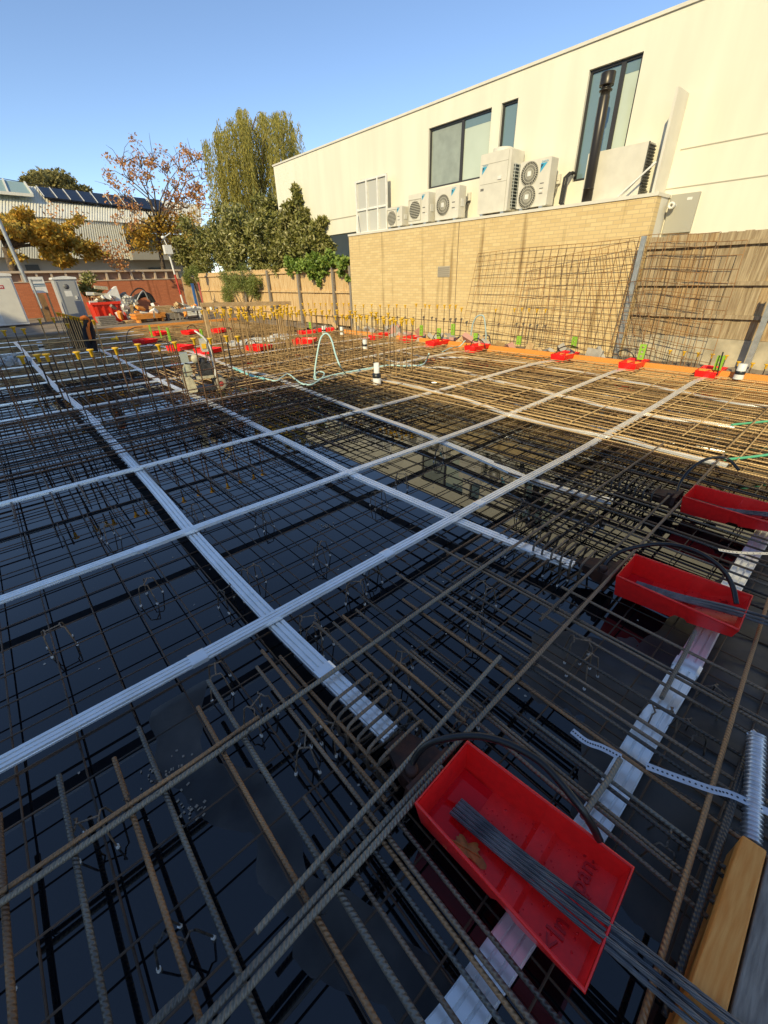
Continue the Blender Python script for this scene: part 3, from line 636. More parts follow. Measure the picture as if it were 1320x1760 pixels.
g.bar(A+Vector((0, -.06, 0)), D+Vector((0, -.06, 0)), .2); g.build('frame', CREAM, sk)
g = MB(); p, q = atY(-60, 470, FY+1), atY(345, 470, FY+1); g.box((p.x, FY+.8, 0), (q.x, FY+1.1, atY(200, 400, FY+1).z))
off(g.build('ground_floor', mat('far render', (0.42, 0.38, 0.30), 0.85), fh_), fh_)
for (xa, ya, xb, yb) in ((42, 455, 72, 472), (215, 402, 275, 432), (255, 460, 280, 475)):
    p, q = atY(xa, ya, FY+.7), atY(xb, yb, FY+.7); g = MB(); g.box((p.x, FY+.7, q.z), (q.x, FY+.78, p.z))
    off(g.build('window', mat('dull far glass', (0.08, 0.085, 0.075), 0.3), fh_), fh_)
g = MB(); p, q = atY(222, 432, FY-.6), atY(330, 447, FY-.6); g.box((p.x, FY-1.2, q.z), (q.x, FY+.6, p.z)); off(g.build('canopy', mat('canopy grey', (0.32, 0.29, 0.23), 0.8), fh_), fh_)
# overhead wires
g = MB()
for (ya, yb) in ((300, 333), (306, 339)):
    A, B_ = atY(-80, ya-8, 62), atY(400, yb+22, 62); g.tube([A.lerp(B_, s)-Vector((0, 0, .5*math.sin(math.pi*s))) for s in (0, .25, .5, .75, 1)], .03, 4)
tag(g.build('power_line', BLACKP), 'two thin overhead wires crossing the sky above the far roofs', 'wire')
# red brick wall with a pale post and rail top
RBR = brickmat('red brick', (0.56, 0.18, 0.075), (0.48, 0.145, 0.06), (0.36, 0.14, 0.07), .24, .086, 'XZ'); QY = 37
rw = thing('red_brick_wall', 'red brick boundary wall topped with a pale open balustrade', 'wall', (4, QY, 0))
p = atY(-40, 500, QY); q = atY(312, 483, QY); zt = atY(250, 481, QY).z
g = MB(); g.box((p.x, QY, -.2), (q.x, QY+.25, zt)); off(g.build('brickwork', RBR, rw), rw)
zr = atY(200, 464, QY).z
PALEC = mat('balustrade paint', (0.55, 0.42, 0.30), 0.8)
g = MB(); g.box((p.x, QY-.06, zr-.12), (q.x+.1, QY+.3, zr)); g.box((p.x, QY-.03, zt), (q.x+.05, QY+.28, zt+.06)); off(g.build('rail', PALEC, rw), rw)
x = p.x
while x < q.x:
    g = MB(); g.box((x, QY, zt+.06), (x+.12, QY+.22, zr-.12)); off(g.build('baluster', PALEC, rw), rw); x += .78
g = MB(); g.box((p.x, QY+.23, zt+.06), (q.x, QY+.25, zr-.12)); off(g.build('backing', mat('backing board', (0.36, 0.22, 0.14), .8), rw), rw)
# ================================================================ UNSEEN NEIGHBOUR, STEPPED AND PLACED TO SHADE THE SITE (stands left of the photographer)
nb = thing('unseen_neighbour', 'unseen building left of the photographer, shaped to cast the shadow over the site', 'house', (-30, 0, 0))
g = MB()
CX = -30.0; k_ = math.tan(SUN_EL)/math.cos(SUN_AZ); dy = math.tan(SUN_AZ)
for (ya, yb, xs_) in ((-22, 7.3, 5.35), (7.3, 12.0, 2.35), (12.0, 15.8, 3.8), (15.8, 25, 4.6), (25, 40, 2.2)):
    m_ = dy*(xs_-CX); g.box((CX-9, ya-m_, -.3), (CX, yb-m_, (xs_-CX)*k_))
off(g.build('wall', RENDER, nb), nb)
#OBJECTS
# ================================================================ REINFORCEMENT
def bar(p0, p1, r, m, label, group, name='reinforcing_bar', n=8, cat='bar'):
    p0, p1 = Vector(p0), Vector(p1); L = (p1-p0).length
    g = MB(); g.tube([(0, 0, 0), (L*.33, 0, random.uniform(-.004, .004)), (L*.66, random.uniform(-.005, .005), 0), (L, 0, 0)], r, n)
    o = g.build(name, m); o.matrix_world = Matrix.Translation(p0) @ frame(p1-p0)
    return tag(o, label, cat, group)
# welded mesh sheets, each one thing
def mesh_sheet(lx, ly, sp, r, off_=0.0, n=5):
    g = MB(); y = .06
    while y < ly: g.tube([(0, y, r), (lx/2, y+random.uniform(-.006, .006), r+random.uniform(-.008, .004)), (lx, y, r)], r, n, caps=False); y += sp
    x = .08
    while x < lx: g.tube([(x, 0, -r), (x+random.uniform(-.008, .008), ly/2, -r+random.uniform(-.006, .004)), (x, ly, -r)], r, n, caps=False); x += sp
    return g
SH = [mesh_sheet(6.3, 2.75, .25, .0048).build('t', MESHST).data for k in range(3)]
SHR = [mesh_sheet(6.3, 2.75, .22, .0055).build('t', MESHRU).data for k in range(2)]
for o in list(COL.objects):
    if o.name.split('.')[0] == 't': bpy.data.objects.remove(o)
GSH = 'welded mesh sheets lying over the black sheet'
for j in range(10):
    for i in range(-1, 2):
        o = link('reinforcing_mesh', SH[(i+j) % 3], None, (-1.7+i*6.05+random.uniform(-.03, .03), -.55+j*2.48+random.uniform(-.03, .03), -.105+.012*((i+j) % 2)), (0, 0, R(random.uniform(-.5, .5))))
        tag(o, 'dark welded wire mesh sheet lying low over the wet black sheet', 'mesh', GSH)
for (x, y) in ((4.4, 4.6), (4.3, 7.0), (4.5, -.4), (4.6, 2.1), (4.4, 9.3), (4.4, 11.8), (-1.6, 6.2), (-1.6, 8.6), (-1.6, 11.)):
    o = link('reinforcing_mesh', SHR[random.randrange(2)] if x > 0 else SH[0], None, (x, y, -.04), (0, 0, R(random.uniform(-.6, .6))))
    tag(o, 'rusty welded wire mesh sheet lying near the top of the slab', 'mesh', 'upper mesh sheets')
# --- loose bars close to the photographer, read one by one
GN = 'loose bars in front of the nearest red tray'
YE = -.55
def barY(px, py, m, r=.0095, z=.012, ye=YE, lab='brown ribbed bar with a cut end, lying lengthwise in the near foreground', **k):
    p = at(px, py, z); x1 = p.x+random.uniform(-.008, .008)
    if ye == YE and .50 < p.x < 1.16: ye = .70
    bar((p.x, p.y, z), (x1, ye, z), r, m, lab, GN, **k)
for (a, b, m, r) in ((101, 1333, NEARG, .011), (196, 1303, NEARR, .010), (238, 1250, NEARG, .0105), (340, 1215, NEARR, .010), (358, 1170, NEARG, .0125), (-2, 1400, NEARR, .012)): barY(a, b, m, r)
for (a, b, m) in ((441, 1146, NEARS), (450, 1118, NEARR), (481, 1128, NEARR)): barY(a, b, m, .0095, lab='rusty ended bar left of the nearest long duct end')
for (a, b, m) in ((540, 1069, NEARS), (573, 1070, NEARS), (589, 1058, NEARR), (612, 1048, NEARS), (620, 1025, NEARS), (681, 985, NEARS), (692, 1030, NEARR), (751, 985, NEARS), (735, 930, NEARS), (800, 960, NEARS), (845, 985, NEARS)):
    barY(a, b, m, .0088, lab='brown bar with a cut end in the bay between the two nearest trays')
for (x, ya, yb, m) in ((.335, .95, -.5, NEARS), (.43, .72, -.5, NEARG), (.475, .72, -.5, NEARR), (.565, .9, -.5, NEARS), (1.14, .9, -.5, NEARS), (1.22, 1.2, -.5, NEARS), (1.34, .5, -.5, NEARG), (1.5, 1.3, -.4, NEARS), (1.62, .9, -.5, NEARS)):
    bar((x, ya, .0), (x, yb, -.005), .009, m, 'long dark bar beside the nearest red tray', GN)
def barpts(a, b, z, r, m, lab, grp='long bars laid across the site', za=None):
    return bar(at(*a, z if za is None else za), at(*b, z), r, m, lab, grp)
p0, p1 = at(-25, 1570, .035), at(880, 940, .035); d = (p1-p0)
bar(p0, p0+d*1.0, .0125, NEARG, 'long grey ribbed bar crossing over the near duct, lower left', 'long bars laid across the site')
p0, p1 = at(300, 1130+200, .035), at(380, 1277, .035)
bar(at(-25, 1552, .036), at(445, 1232, .036), .010, NEARR, 'thin rusty bar tied alongside the long grey bar at lower left', 'long bars laid across the site')
bar(at(870, 948, .035), at(1140, 762, .035), .011, NEARS, 'brown bar continuing the long bar towards the wall', 'long bars laid across the site')
bar(at(318, 1790, .055), at(880, 1172, .05), .0125, NEARG, 'thick grey ribbed bar passing behind the nearest red tray', 'long bars laid across the site')
bar(at(337, 1800, .055), at(760, 1318, .05), .0125, NEARG, 'thick grey ribbed bar tied against its twin behind the nearest red tray', 'long bars laid across the site')
bar(at(830, 1228, .05), at(1245, 780, .045), .0115, NEARS, 'grey bar passing behind the second red tray towards the wall', 'long bars laid across the site')
bar(at(440, 1602, .05), at(860, 1128, .05), .0115, NEARG, 'bar with two cut ends lying diagonally left of the nearest red tray', 'long bars laid across the site')
bar(at(928, 1066, .05), at(1150, 852, .05), .0105, NEARS, 'short bar ending left of the second red tray', 'long bars laid across the site')
bar(at(1250, 770, .045), at(1330, 692, .045), .0115, RUST, 'sunlit end of a long bar right of the third red tray', 'long bars laid across the site')
bar(at(255, 1768, .045), at(343, 1676, .045), .0125, NEARG, 'short stub of thick ribbed bar at the bottom edge of the photo', 'long bars laid across the site')
BLKB = ribbed('black bar', [(0.02, 0.02, 0.02), (0.06, 0.055, 0.05)], 0.4, 21)
# bars in the bay by the right timbers
for (a, b, m, r, lab) in (((1090, 1800), (1322, 1028), NEARR, .010, 'yellowish rusty bar running towards the orange timber'), ((1150, 1735), (1300, 1255), BLKB, .009, 'black bar close along the orange timber'), ((1142, 1745), (1290, 1268), BLKB, .009, 'black bar doubled beside the orange timber')):
    barpts(a, b, .03, r, m, lab, 'bars by the right hand timbers')
bar(at(1001, 1405, .03), at(1066, 1305, .03), .012, NEARG, 'short ribbed bar lying on the edge duct beside the perforated strap', 'bars by the right hand timbers')
bar(at(1137, 1200, .03), at(1195, 1085, .03), .011, NEARG, 'short ribbed bar lying on the edge duct below the second tray', 'bars by the right hand timbers')
for k in range(7):
    y = -.42+.11*k+random.uniform(-.02, .02)
    if k in (2, 5): continue
for k in range(11):
    x = 1.75+k*.33+random.uniform(-.05, .05)
    if 2.5 < x < 3.12: continue
    bar((x, 1.1+random.uniform(-.3, .8), -.01), (x, -.55, -.03), .009, NEARS, 'dark bar running out past the slab edge between the trays', 'edge bars between the trays')
# --- bars of the middle distance
GM = 'loose bars laid over the middle of the slab'
for k in range(17):                                    # lengthwise, left field
    x = -.35+k*.27+random.uniform(-.05, .05); a = 4.3+random.uniform(-.5, .5); b = 11+random.uniform(-1.5, 1.5)
    if abs(x-.78) < .08 or abs(x-2.62) < .08: x += .12
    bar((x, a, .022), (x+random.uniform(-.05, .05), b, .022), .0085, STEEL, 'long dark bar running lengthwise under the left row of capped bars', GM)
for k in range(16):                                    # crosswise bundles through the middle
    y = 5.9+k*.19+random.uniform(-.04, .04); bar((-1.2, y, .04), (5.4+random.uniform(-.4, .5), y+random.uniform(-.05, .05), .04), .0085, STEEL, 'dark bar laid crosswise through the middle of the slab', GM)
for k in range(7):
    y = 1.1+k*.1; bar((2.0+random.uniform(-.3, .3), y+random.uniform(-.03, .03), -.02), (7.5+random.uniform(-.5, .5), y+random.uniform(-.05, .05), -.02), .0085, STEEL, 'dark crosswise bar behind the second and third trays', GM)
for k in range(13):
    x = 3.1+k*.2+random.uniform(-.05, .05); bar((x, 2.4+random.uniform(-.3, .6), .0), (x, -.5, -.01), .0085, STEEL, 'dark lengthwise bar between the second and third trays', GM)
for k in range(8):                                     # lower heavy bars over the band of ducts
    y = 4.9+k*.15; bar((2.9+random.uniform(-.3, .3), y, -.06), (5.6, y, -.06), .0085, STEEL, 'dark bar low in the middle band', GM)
# --- sunlit field on the right: lengthwise rusty bars
GR = 'rusty bars of the sunlit field by the brick wall'
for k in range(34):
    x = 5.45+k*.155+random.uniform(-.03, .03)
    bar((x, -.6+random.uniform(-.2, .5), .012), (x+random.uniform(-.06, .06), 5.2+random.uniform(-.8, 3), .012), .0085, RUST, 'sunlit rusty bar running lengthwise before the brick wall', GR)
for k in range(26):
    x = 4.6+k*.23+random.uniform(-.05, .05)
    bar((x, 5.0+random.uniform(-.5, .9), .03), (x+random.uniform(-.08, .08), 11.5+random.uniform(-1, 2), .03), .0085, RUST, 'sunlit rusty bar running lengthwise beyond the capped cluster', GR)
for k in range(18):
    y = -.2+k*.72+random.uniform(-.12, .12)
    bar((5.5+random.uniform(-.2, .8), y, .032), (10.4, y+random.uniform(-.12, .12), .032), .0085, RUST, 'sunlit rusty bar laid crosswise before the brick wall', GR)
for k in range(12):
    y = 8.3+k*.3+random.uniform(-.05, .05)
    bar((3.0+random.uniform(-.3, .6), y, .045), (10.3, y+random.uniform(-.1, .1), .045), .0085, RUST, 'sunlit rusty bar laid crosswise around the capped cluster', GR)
for k in range(9):
    x = 2.75+k*.16+random.uniform(-.04, .04); bar((x, 8.6, .05), (x+random.uniform(-.1, .1), 11.4, .05), .010, RUST, 'pale rusty bar behind the plate compactor', GR)
# remaining far bars nobody could count
g = MB()
for k in range(60):
    y = 12+k*.2+random.uniform(-.06, .06); g.tube([(-5.2, y, .02), (10.4, y+random.uniform(-.1, .1), .02)], .009, 4, caps=False)
for k in range(72):
    x = -5.1+k*.215+random.uniform(-.05, .05); g.tube([(x, 12, .0), (x+random.uniform(-.1, .1), 23.8, .0)], .009, 4, caps=False)
tag(g.build('reinforcing_bars', MESHRU), 'dense far mat of rusty bars at the back of the slab', 'bars', None, 'stuff')
# ---------------------------------------------------------------- ducts
def duct_prof(w, h):
    """flat duct: three raised flats parted by deep folded grooves, thin side flanges"""
    P = [(-w/2, -h/2), (w/2, -h/2), (w/2, -h*.1), (w*.46, -h*.1), (w*.44, h*.5)]
    for x in (.17, -.17): P += [((x+.05)*w, h*.5), ((x+.03)*w, h*.02), ((x-.03)*w, h*.02), ((x-.05)*w, h*.5)]
    P += [(-w*.44, h*.5), (-w*.46, -h*.1), (-w/2, -h*.1)]
    return P
def catmull(P, per=6):
    P = [Vector(p) for p in P]; Q = [P[0]*2-P[1]]+P+[P[-1]*2-P[-2]]; out = []
    for i in range(1, len(Q)-2):
        for k in range(per):
            t = k/per; a, b, c, d = Q[i-1:i+3]
            out.append(.5*((2*b)+(c-a)*t+(2*a-5*b+4*c-d)*t*t+(3*b-a-3*c+d)*t**3))
    return out+[P[-1]]
DG = 'flat galvanised ducts'
def duct(pts, lab, w=.084, h=.026, tape=(), joints=True):
    P = catmull(pts, 8); o = MB().sweep(duct_prof(w, h), P).build('flat_duct', GALV)
    tag(o, lab, 'duct', DG)
    for s in tape:
        i = int(s*(len(P)-2)); a = P[i]; d = (P[i+1]-a).normalized()
        g = MB(); pr = [(-w*.54, -h*.62), (w*.54, -h*.62), (w*.54, h*.45), (w*.4, h*.62), (-w*.4, h*.62), (-w*.54, h*.45)]
        q = [a-d*.045, a-d*.03, a+d*.03, a+d*.045]; g.sweep(pr, q); g.build('joint_sleeve', GALV, o)
    return o
def wob(p, q, n, dz=.0, dx=.012):
    p, q = Vector(p), Vector(q); out = []
    for i in range(n+1):
        s = i/n; v = p.lerp(q, s); e = 0 < i < n
        out.append(v+Vector((random.uniform(-dx, dx)*e, random.uniform(-dx, dx)*e, -dz*math.sin(math.pi*s)**2*e)))
    return out
# crosswise ducts (towards the brick wall)
for (y, ye, xa, xb, lab, tp) in ((1.985, 2.12, -5.2, 10.45, 'nearest crosswise duct, from the lower left corner to the rightmost tray by the wall', (.358, .449, .525)), (3.43, 3.58, -5.2, 10.4, 'second crosswise duct from the front', (.362, .492)), (5.27, 5.21, -5.2, 10.35, 'third crosswise duct, passing the foot of the left capped row', (.369, .601)),
                                 (7.75, 7.75, -5.2, 10.1, 'fourth crosswise duct, under the left capped row', ()), (8.95, 9.26, -5.2, 10.1, 'fifth crosswise duct just behind the left capped row', ()), (10.3, 10.59, -5.2, 10.2, 'sixth crosswise duct, passing the plate compactor', ())):
    n = 20; P = []
    for i in range(n+1):
        x = xa+(xb-xa)*i/n; s = max(0, (x+.9)/(xb+.9)); P.append((x, y+(ye-y)*s**3+random.uniform(-.008, .008), .018+.03*math.sin(s*9)*s))
    P[-1] = (xb, ye, -.02); duct(P, lab, tape=tp)
for (y, xb) in ((12.0, 10.2), (13.4, 7.5), (15.0, 9.2), (16.6, 5.0), (18.4, 4.0), (20.6, 5.0), (22.2, 5.0)):
    duct(wob((-5.2, y, .03), (xb, y+.1, .03), 8, .0, .02), 'thin looking far crosswise duct at the back of the slab')
# lengthwise ducts
P = [at(672, 1262, -.01), at(603, 1196, -.011), at(536, 1131, -.012), at(470, 1066, -.012), at(400, 993, -.012), at(330, 916, -.012), at(285, 862, -.012), at(240, 810, -.012), at(180, 745, .02), at(150, 712, .03), at(110, 678, .02), at(85, 655, .03), at(60, 628, .03), at(42, 605, .04), at(25, 588, .04)]
duct(P, 'wide lengthwise duct ending at the anchor of the nearest red tray', .104, .028, (.12, .62))
P = [at(985, 972, -.02), at(925, 950, -.02), at(850, 921, -.02), at(780, 892, -.015), at(700, 857, -.012), at(600, 813, -.012), at(530, 777, -.012), at(460, 742, -.012), at(370, 697, .0), at(270, 652, .02), at(220, 625, .02), at(165, 598, .03)]
duct(P, 'lengthwise duct ending at the anchor of the second red tray', .10, .027, (.12, .45))
P = [at(1052, 862, -.03), at(980, 845, -.04), at(910, 824, -.05), at(850, 798, -.05), at(790, 772, -.04), at(715, 741, -.03), at(640, 714, -.02), at(590, 695, -.01), at(520, 668, .0), at(460, 645, .02), at(405, 633, .03), at(330, 605, .03), at(255, 592, .03)]
duct(P, 'lengthwise duct ending at the third red tray', .10, .025, (.15,))
P = [at(1250, 800, .0), at(1200, 788, .0), at(1120, 768, .0), at(1060, 752, .0), at(960, 735, .0), at(871, 711, .0), at(805, 688, .0), at(744, 673, .0), at(697, 660, .0), at(640, 652, .0)]
duct(P, 'wavy lengthwise duct with a green tail, in front of the shadow line', .085, .025)
P = [at(1262, 733, .0), at(1215, 727, .0), at(1140, 717, .0), at(1060, 703, .0), at(960, 679, .0), at(877, 660, .0), at(840, 651, .0), at(773, 633, .0), at(718, 629, .0), at(640, 612, .02)]
duct(P, 'wavy lengthwise duct with a green tail, in the sunlit field', .085, .025)
P = [at(1330, 700, .0), at(1250, 690, .0), at(1120, 663, .0), at(1000, 640, .0), at(900, 624, .0), at(830, 617, .0), at(790, 614, .0), at(737, 614, .0), at(685, 603, .0)]
duct(P, 'wavy lengthwise duct closest to the brick wall', .085, .025)
P = [at(700, 1860, -.088), at(790, 1750, -.088), at(870, 1632, -.088), at(1030, 1400, -.088), at(1110, 1262, -.088), at(1190, 1130, -.088), at(1262, 1000, -.088), at(1320, 905, -.088)]
duct(P, 'wide edge duct passing under the two nearest red trays', .12, .03, (.4, .72))
for (pts, lab) in ((((1246, 790), (1285, 786), (1340, 779)), 'green conduit tail in the shadow near the third tray'), (((1258, 730), (1290, 727), (1340, 722)), 'green conduit tail in the sunlit field at the right edge')):
    tag(MB().tube(catmull([at(*p, .03) for p in pts]), .016, 7).build('green_conduit', GREENC), lab, 'conduit')
# ---------------------------------------------------------------- red trays
def tray_mesh():
    """open wedge tray: drafted walls, deep at the anchor end, a raised cross rib in the floor"""
    g = MB(); zt = .10; E_ = .655
    st = [(0, -.055), (.30, -.028), (.345, -.024), (.365, .004), (.42, .008), (.44, -.008), (E_, .032)]
    n = len(st); W_ = lambda s: .175+.03*s
    def shell(dr, df, rim_y, zo, flip):
        rim = []; flo = []
        for k, (y, z) in enumerate(st):
            s = y/E_; yr = rim_y[0]+(rim_y[1]-rim_y[0])*s; w = W_(s)+dr; f = W_(s)-.028+df
            yf = -(y if 0 < k < n-1 else (y-df if k == 0 else y+df))
            rim.append(((-w, yr, zt), (w, yr, zt))); flo.append(((-f, yf, z+zo), (f, yf, z+zo)))
        vs = [p for a in rim for p in a]+[p for a in flo for p in a]; fs = []
        for k in range(n-1):
            a, b = 2*k, 2*k+2; c, d = 2*n+2*k, 2*n+2*k+2
            fs += [(a, c, d, b), (a+1, b+1, d+1, c+1), (c, c+1, d+1, d)]
        fs += [(0, 1, 2*n+1, 2*n), (2*n-2, 4*n-2, 4*n-1, 2*n-1)]
        g.add(vs, [f[::-1] for f in fs] if flip else fs)
    shell(-.002, 0, (.018, -E_-.018), 0, True); shell(.008, .01, (.028, -E_-.028), -.012, False)
    R0, R1 = .178, .208
    g.tube([(-R0, .023, zt), (R0, .023, zt), (R1, -E_-.023, zt), (-R1, -E_-.023, zt)], .0078, 6, closed=True)
    return g
REDL = mat('red plastic lettering', (0.50, 0.005, 0.010), .35)
def make_tray(lab):
    t = thing('stressing_tray', lab, 'tray', (0, 0, 0), 0, 'red stressing trays')
    o = tray_mesh().build('tray', RED, t); pass
    sl_ = math.atan2(.040, .215)
    for (tx, x) in (('<In', -.178), ('pan>', .04)):
        M = Matrix.Translation((x, -.585, .0205)) @ Matrix.Rotation(R(0), 4, 'Z') @ Matrix.Rotation(-sl_, 4, 'X')
        textmesh(tx, .086, .005, 'lettering', REDL, t, M)
    # rain water in the deep end and drops on the floor
    g = MB(); g.add([(-.146, .004, -.040), (-.148, -.15, -.040), (.148, -.15, -.040), (.146, .004, -.040)], [(0, 1, 2, 3)])
    g.build('puddle', mat('rain water on red', (0.74, 0.005, 0.012), .04, spec=1.4), t)
    g = MB()
    for k in range(140):
        y = random.uniform(-.64, -.16); f = .14+.03*(-y/.655); x = random.uniform(-f, f); st_ = [(0, -.055), (.30, -.028), (.345, -.024), (.365, .004), (.42, .008), (.44, -.008), (.655, .032)]
        z = next(za+(zb-za)*((-y-ya)/(yb-ya)) for (ya, za), (yb, zb) in zip(st_[:-1], st_[1:]) if ya <= -y <= yb); r_ = random.choice((.0018, .0025, .0034, .0045))
        g.lathe([(r_, 0), (r_*.75, r_*.35), (0, r_*.5)], (x, y, z+.0004), 7)
    dr_ = g.build('raindrops', mat('drop on red', (0.75, 0.006, 0.014), .05, spec=1.4), t); dr_['kind'] = 'stuff'
    return t
tr0 = make_tray('nearest red plastic tray with a brown leaf and a bundle of black strands across it')
pa = at(712, 1378, .1); pb_ = at(808, 1277, .1); tr0.location = (.803, .57, 0); tr0.rotation_euler = (0, 0, R(3))
tr0.scale = (.965, .955, 1)
dup(tr0, (2.80, .625, 0), R(2), 'second red tray from the front, strands leaving it past the photo edge')
dup(tr0, (4.38, .69, 0), R(0), 'third red tray from the front, cut by the right edge of the photo')
# far trays (no lettering seen)
far0 = thing('stressing_tray', 'red tray by the wall next to the black taped pipe, rightmost of the wall row', 'tray', (10.72, 2.14, 0), R(90), 'red stressing trays')
o = tray_mesh().build('tray', RED, far0)
g = MB(); g.box((-.02, -.36, -.03), (.02, -.02, .095)); g.build('divider', RED, far0)
def fdup(px, py, rz, lab, z=.05):
    p = at(px, py, z); return dup(far0, (p.x, p.y, .03), rz, lab)
# each seen tray's centre is (px,py); rz=90 points the mouth at the wall
for (px, py, rz, lab) in ((1088, 627, 90, 'red tray by the wall, second from the right, with a tall hose loop'), (970, 613, 90, 'red tray by the wall, left of the leaning mesh foot'), (820, 598, 90, 'red tray by the wall in front of the pale blue hoop'), (752, 590, 90, 'red tray by the wall below two lime clips'), (706, 583, 90, 'red tray by the wall, left of two lime clips'), (652, 578, 90, 'red tray at the left end of the row before the brick wall'),
                          (508, 588, 40, 'red tray inside the capped cluster, tilted'), (430, 599, 20, 'red tray right of the plate compactor handle'), (345, 604, 20, 'bright red tray behind the plate compactor'), (298, 599, 20, 'dark red tray in shade left of the plate compactor'), (240, 588, 20, 'red tray in shade at the end of a lengthwise duct'), (268, 574, 10, 'small dark red tray near the orange far edge board'), (321, 572, 10, 'far red tray with hose loop, near the orange edge board'), (372, 569, 10, 'far red tray beside the timber posts'), (512, 573, 60, 'far red tray behind the capped cluster, left one'), (545, 569, 60, 'far red tray behind the capped cluster, right one')):
    t = fdup(px, py, R(rz), lab)
    if rz == 90: t.location.x -= .33
    elif rz < 45: t.scale = (1.3, 1.0, 1.25)
far0.location.x = 10.42
# anchor castings, burst reinforcement, hoses, strands at the near trays
def anchor(x, y, lab1, lab2):
    t = thing('anchor_casting', lab1, 'anchor', (x, y, -.02), 0, 'rusty anchor castings')
    g = MB(); g.prism([(-.13, -.07), (.13, -.07), (.15, 0), (.13, .07), (-.13, .07), (-.15, 0)], .02, .05, 'Y'); g.build('flange', CAST, t)
    g = MB(); g.prism([(-.10, -.045), (.10, -.045), (.10, .045), (-.10, .045)], .0505, .12, 'Y'); g.add([(-.10, .12, -.045), (.10, .12, -.045), (.10, .12, .045), (-.10, .12, .045), (-.055, .26, -.015), (.055, .26, -.015), (.055, .26, .015), (-.055, .26, .015)], [(0, 1, 5, 4), (1, 2, 6, 5), (2, 3, 7, 6), (3, 0, 4, 7), (4, 5, 6, 7)]); g.build('trumpet', CAST, t)
    g = MB(); g.lathe([(.03, .04), (.03, .075), (.022, .08), (.0, .08)], (-.06, .085, 0), 10); g.build('grout_port', CAST, t)
    g = MB(); P = []; n = 6
    for k in range(n):
        yy = .2+k*.075
        P += [(-.13, yy, -.09), (-.155, yy, 0), (-.13, yy+.01, .065), (0, yy+.015, .072), (.13, yy+.02, .065), (.155, yy+.03, 0), (.13, yy+.045, -.09), (0, yy+.06, -.095)]
    g.tube(catmull(P, 3), .0085, 7); o = g.build('burst_coil', NEARS, None, (x, y, -.03)); tag(o, lab2, 'coil', 'coils of bar behind the anchors')
anchor(.79, .62, 'rusty iron anchor at the back of the nearest red tray', 'coil of round bar around the duct end behind the nearest red tray')
anchor(2.79, .68, 'rusty iron anchor at the back of the second red tray', 'coil of round bar around the duct end behind the second red tray')
anchor(4.37, .75, 'rusty iron anchor at the back of the third red tray', 'coil of round bar around the duct end behind the third red tray')
HG = 'black grout hoses arching over the trays'
def hose(P, lab, r=.0145): tag(MB().tube(catmull(P, 8), r, 10).build('grout_hose', BLACKP), lab, 'hose', HG)
hose([at(706, 1345, -.0), at(712, 1305, .07), at(745, 1275, .17), at(830, 1266, .27), at(920, 1303, .30), at(985, 1372, .26), at(1018, 1420, .17), at(1031, 1446, .09)], 'black hose arching over the nearest red tray')
hose([at(1036, 985, .0), at(1044, 965, .06), at(1075, 945, .16), at(1135, 935, .24), at(1190, 945, .27), at(1235, 972, .24), at(1258, 1005, .16), at(1266, 1038, .09)], 'black hose arching over the second red tray')
hose([at(1163, 848, .0), at(1170, 828, .06), at(1188, 805, .16), at(1212, 790, .22), at(1235, 786, .22), at(1255, 792, .2), at(1270, 808, .15)], 'black hose arching behind the third red tray')
SG = 'bundles of steel strand lying in the trays'
def strands(base, lab, ends):
    for k, (dx0, dx1, dz) in enumerate(ends):
        P = [base+Vector((dx0, 0, .0)), base+Vector((dx0*.9+.012, -.25, .035)), base+Vector((dx0*.6+dx1*.4+.03, -.58, .102+dz)), base+Vector((dx1+.075, -1.0, .125+dz)), base+Vector((dx1+.17, -1.7, .15+dz))]
        P = catmull(P, 14); g = MB(); L = 0; ls = [0]
        for u, v in zip(P[:-1], P[1:]): L += (v-u).length; ls.append(L)
        for w_ in range(6):
            Q = []
            for i, p in enumerate(P):
                d = (P[min(i+1, len(P)-1)]-P[max(i-1, 0)]).normalized(); a = d.cross(Vector((0, 0, 1))).normalized(); b_ = a.cross(d); t_ = w_*math.pi/3+ls[i]*2*math.pi/.26
                Q.append(p+(a*math.cos(t_)+b_*math.sin(t_))*.0056)
            g.tube(Q, .003, 6)
        o = g.build('steel_strand', STRAND); tag(o, lab, 'strand', SG)
EN = [(-.036, -.046, 0), (-.018, -.03, .010), (0, -.008, 0), (.016, .018, .010), (.032, .036, 0)]
strands(Vector((.785, .50, -.012)), 'black steel strand in the bundle crossing the nearest red tray', EN)
strands(Vector((2.79, .56, -.012)), 'black steel strand in the bundle crossing the second red tray', EN)
strands(Vector((4.38, .62, -.012)), 'black steel strand in the bundle crossing the third red tray', EN)
# brown leaf in the tray
g = MB(); C_ = []; 
for k in range(36):
    a = 2*math.pi*k/36; r_ = .045*(1+.35*math.cos(5*a))*(1.5 if abs(math.sin(a)) > .8 else 1); C_.append((math.cos(a)*r_*.8, math.sin(a)*r_, .004+.004*math.cos(3*a)))
g.add([(0, 0, .012)]+C_, [(0, k+1, (k+1) % 36+1) for k in range(36)], True); g.add([(0, 0, .010)]+[(x, y, z-.002) for x, y, z in C_], [(0, (k+1) % 36+1, k+1) for k in range(36)], True)
g.tube([(0, -.07, .012), (0, 0, .014), (0, .06, .012)], .002, 5)
lp = at(780, 1415, -.02); tag(g.build('oak_leaf', mat('brown leaf', (0.48, 0.16, 0.03), .6, var=.3, scale=30), None, (.70, .38, -.028), (0, 0, R(200))), 'brown lobed leaf lying in the nearest red tray', 'leaf')
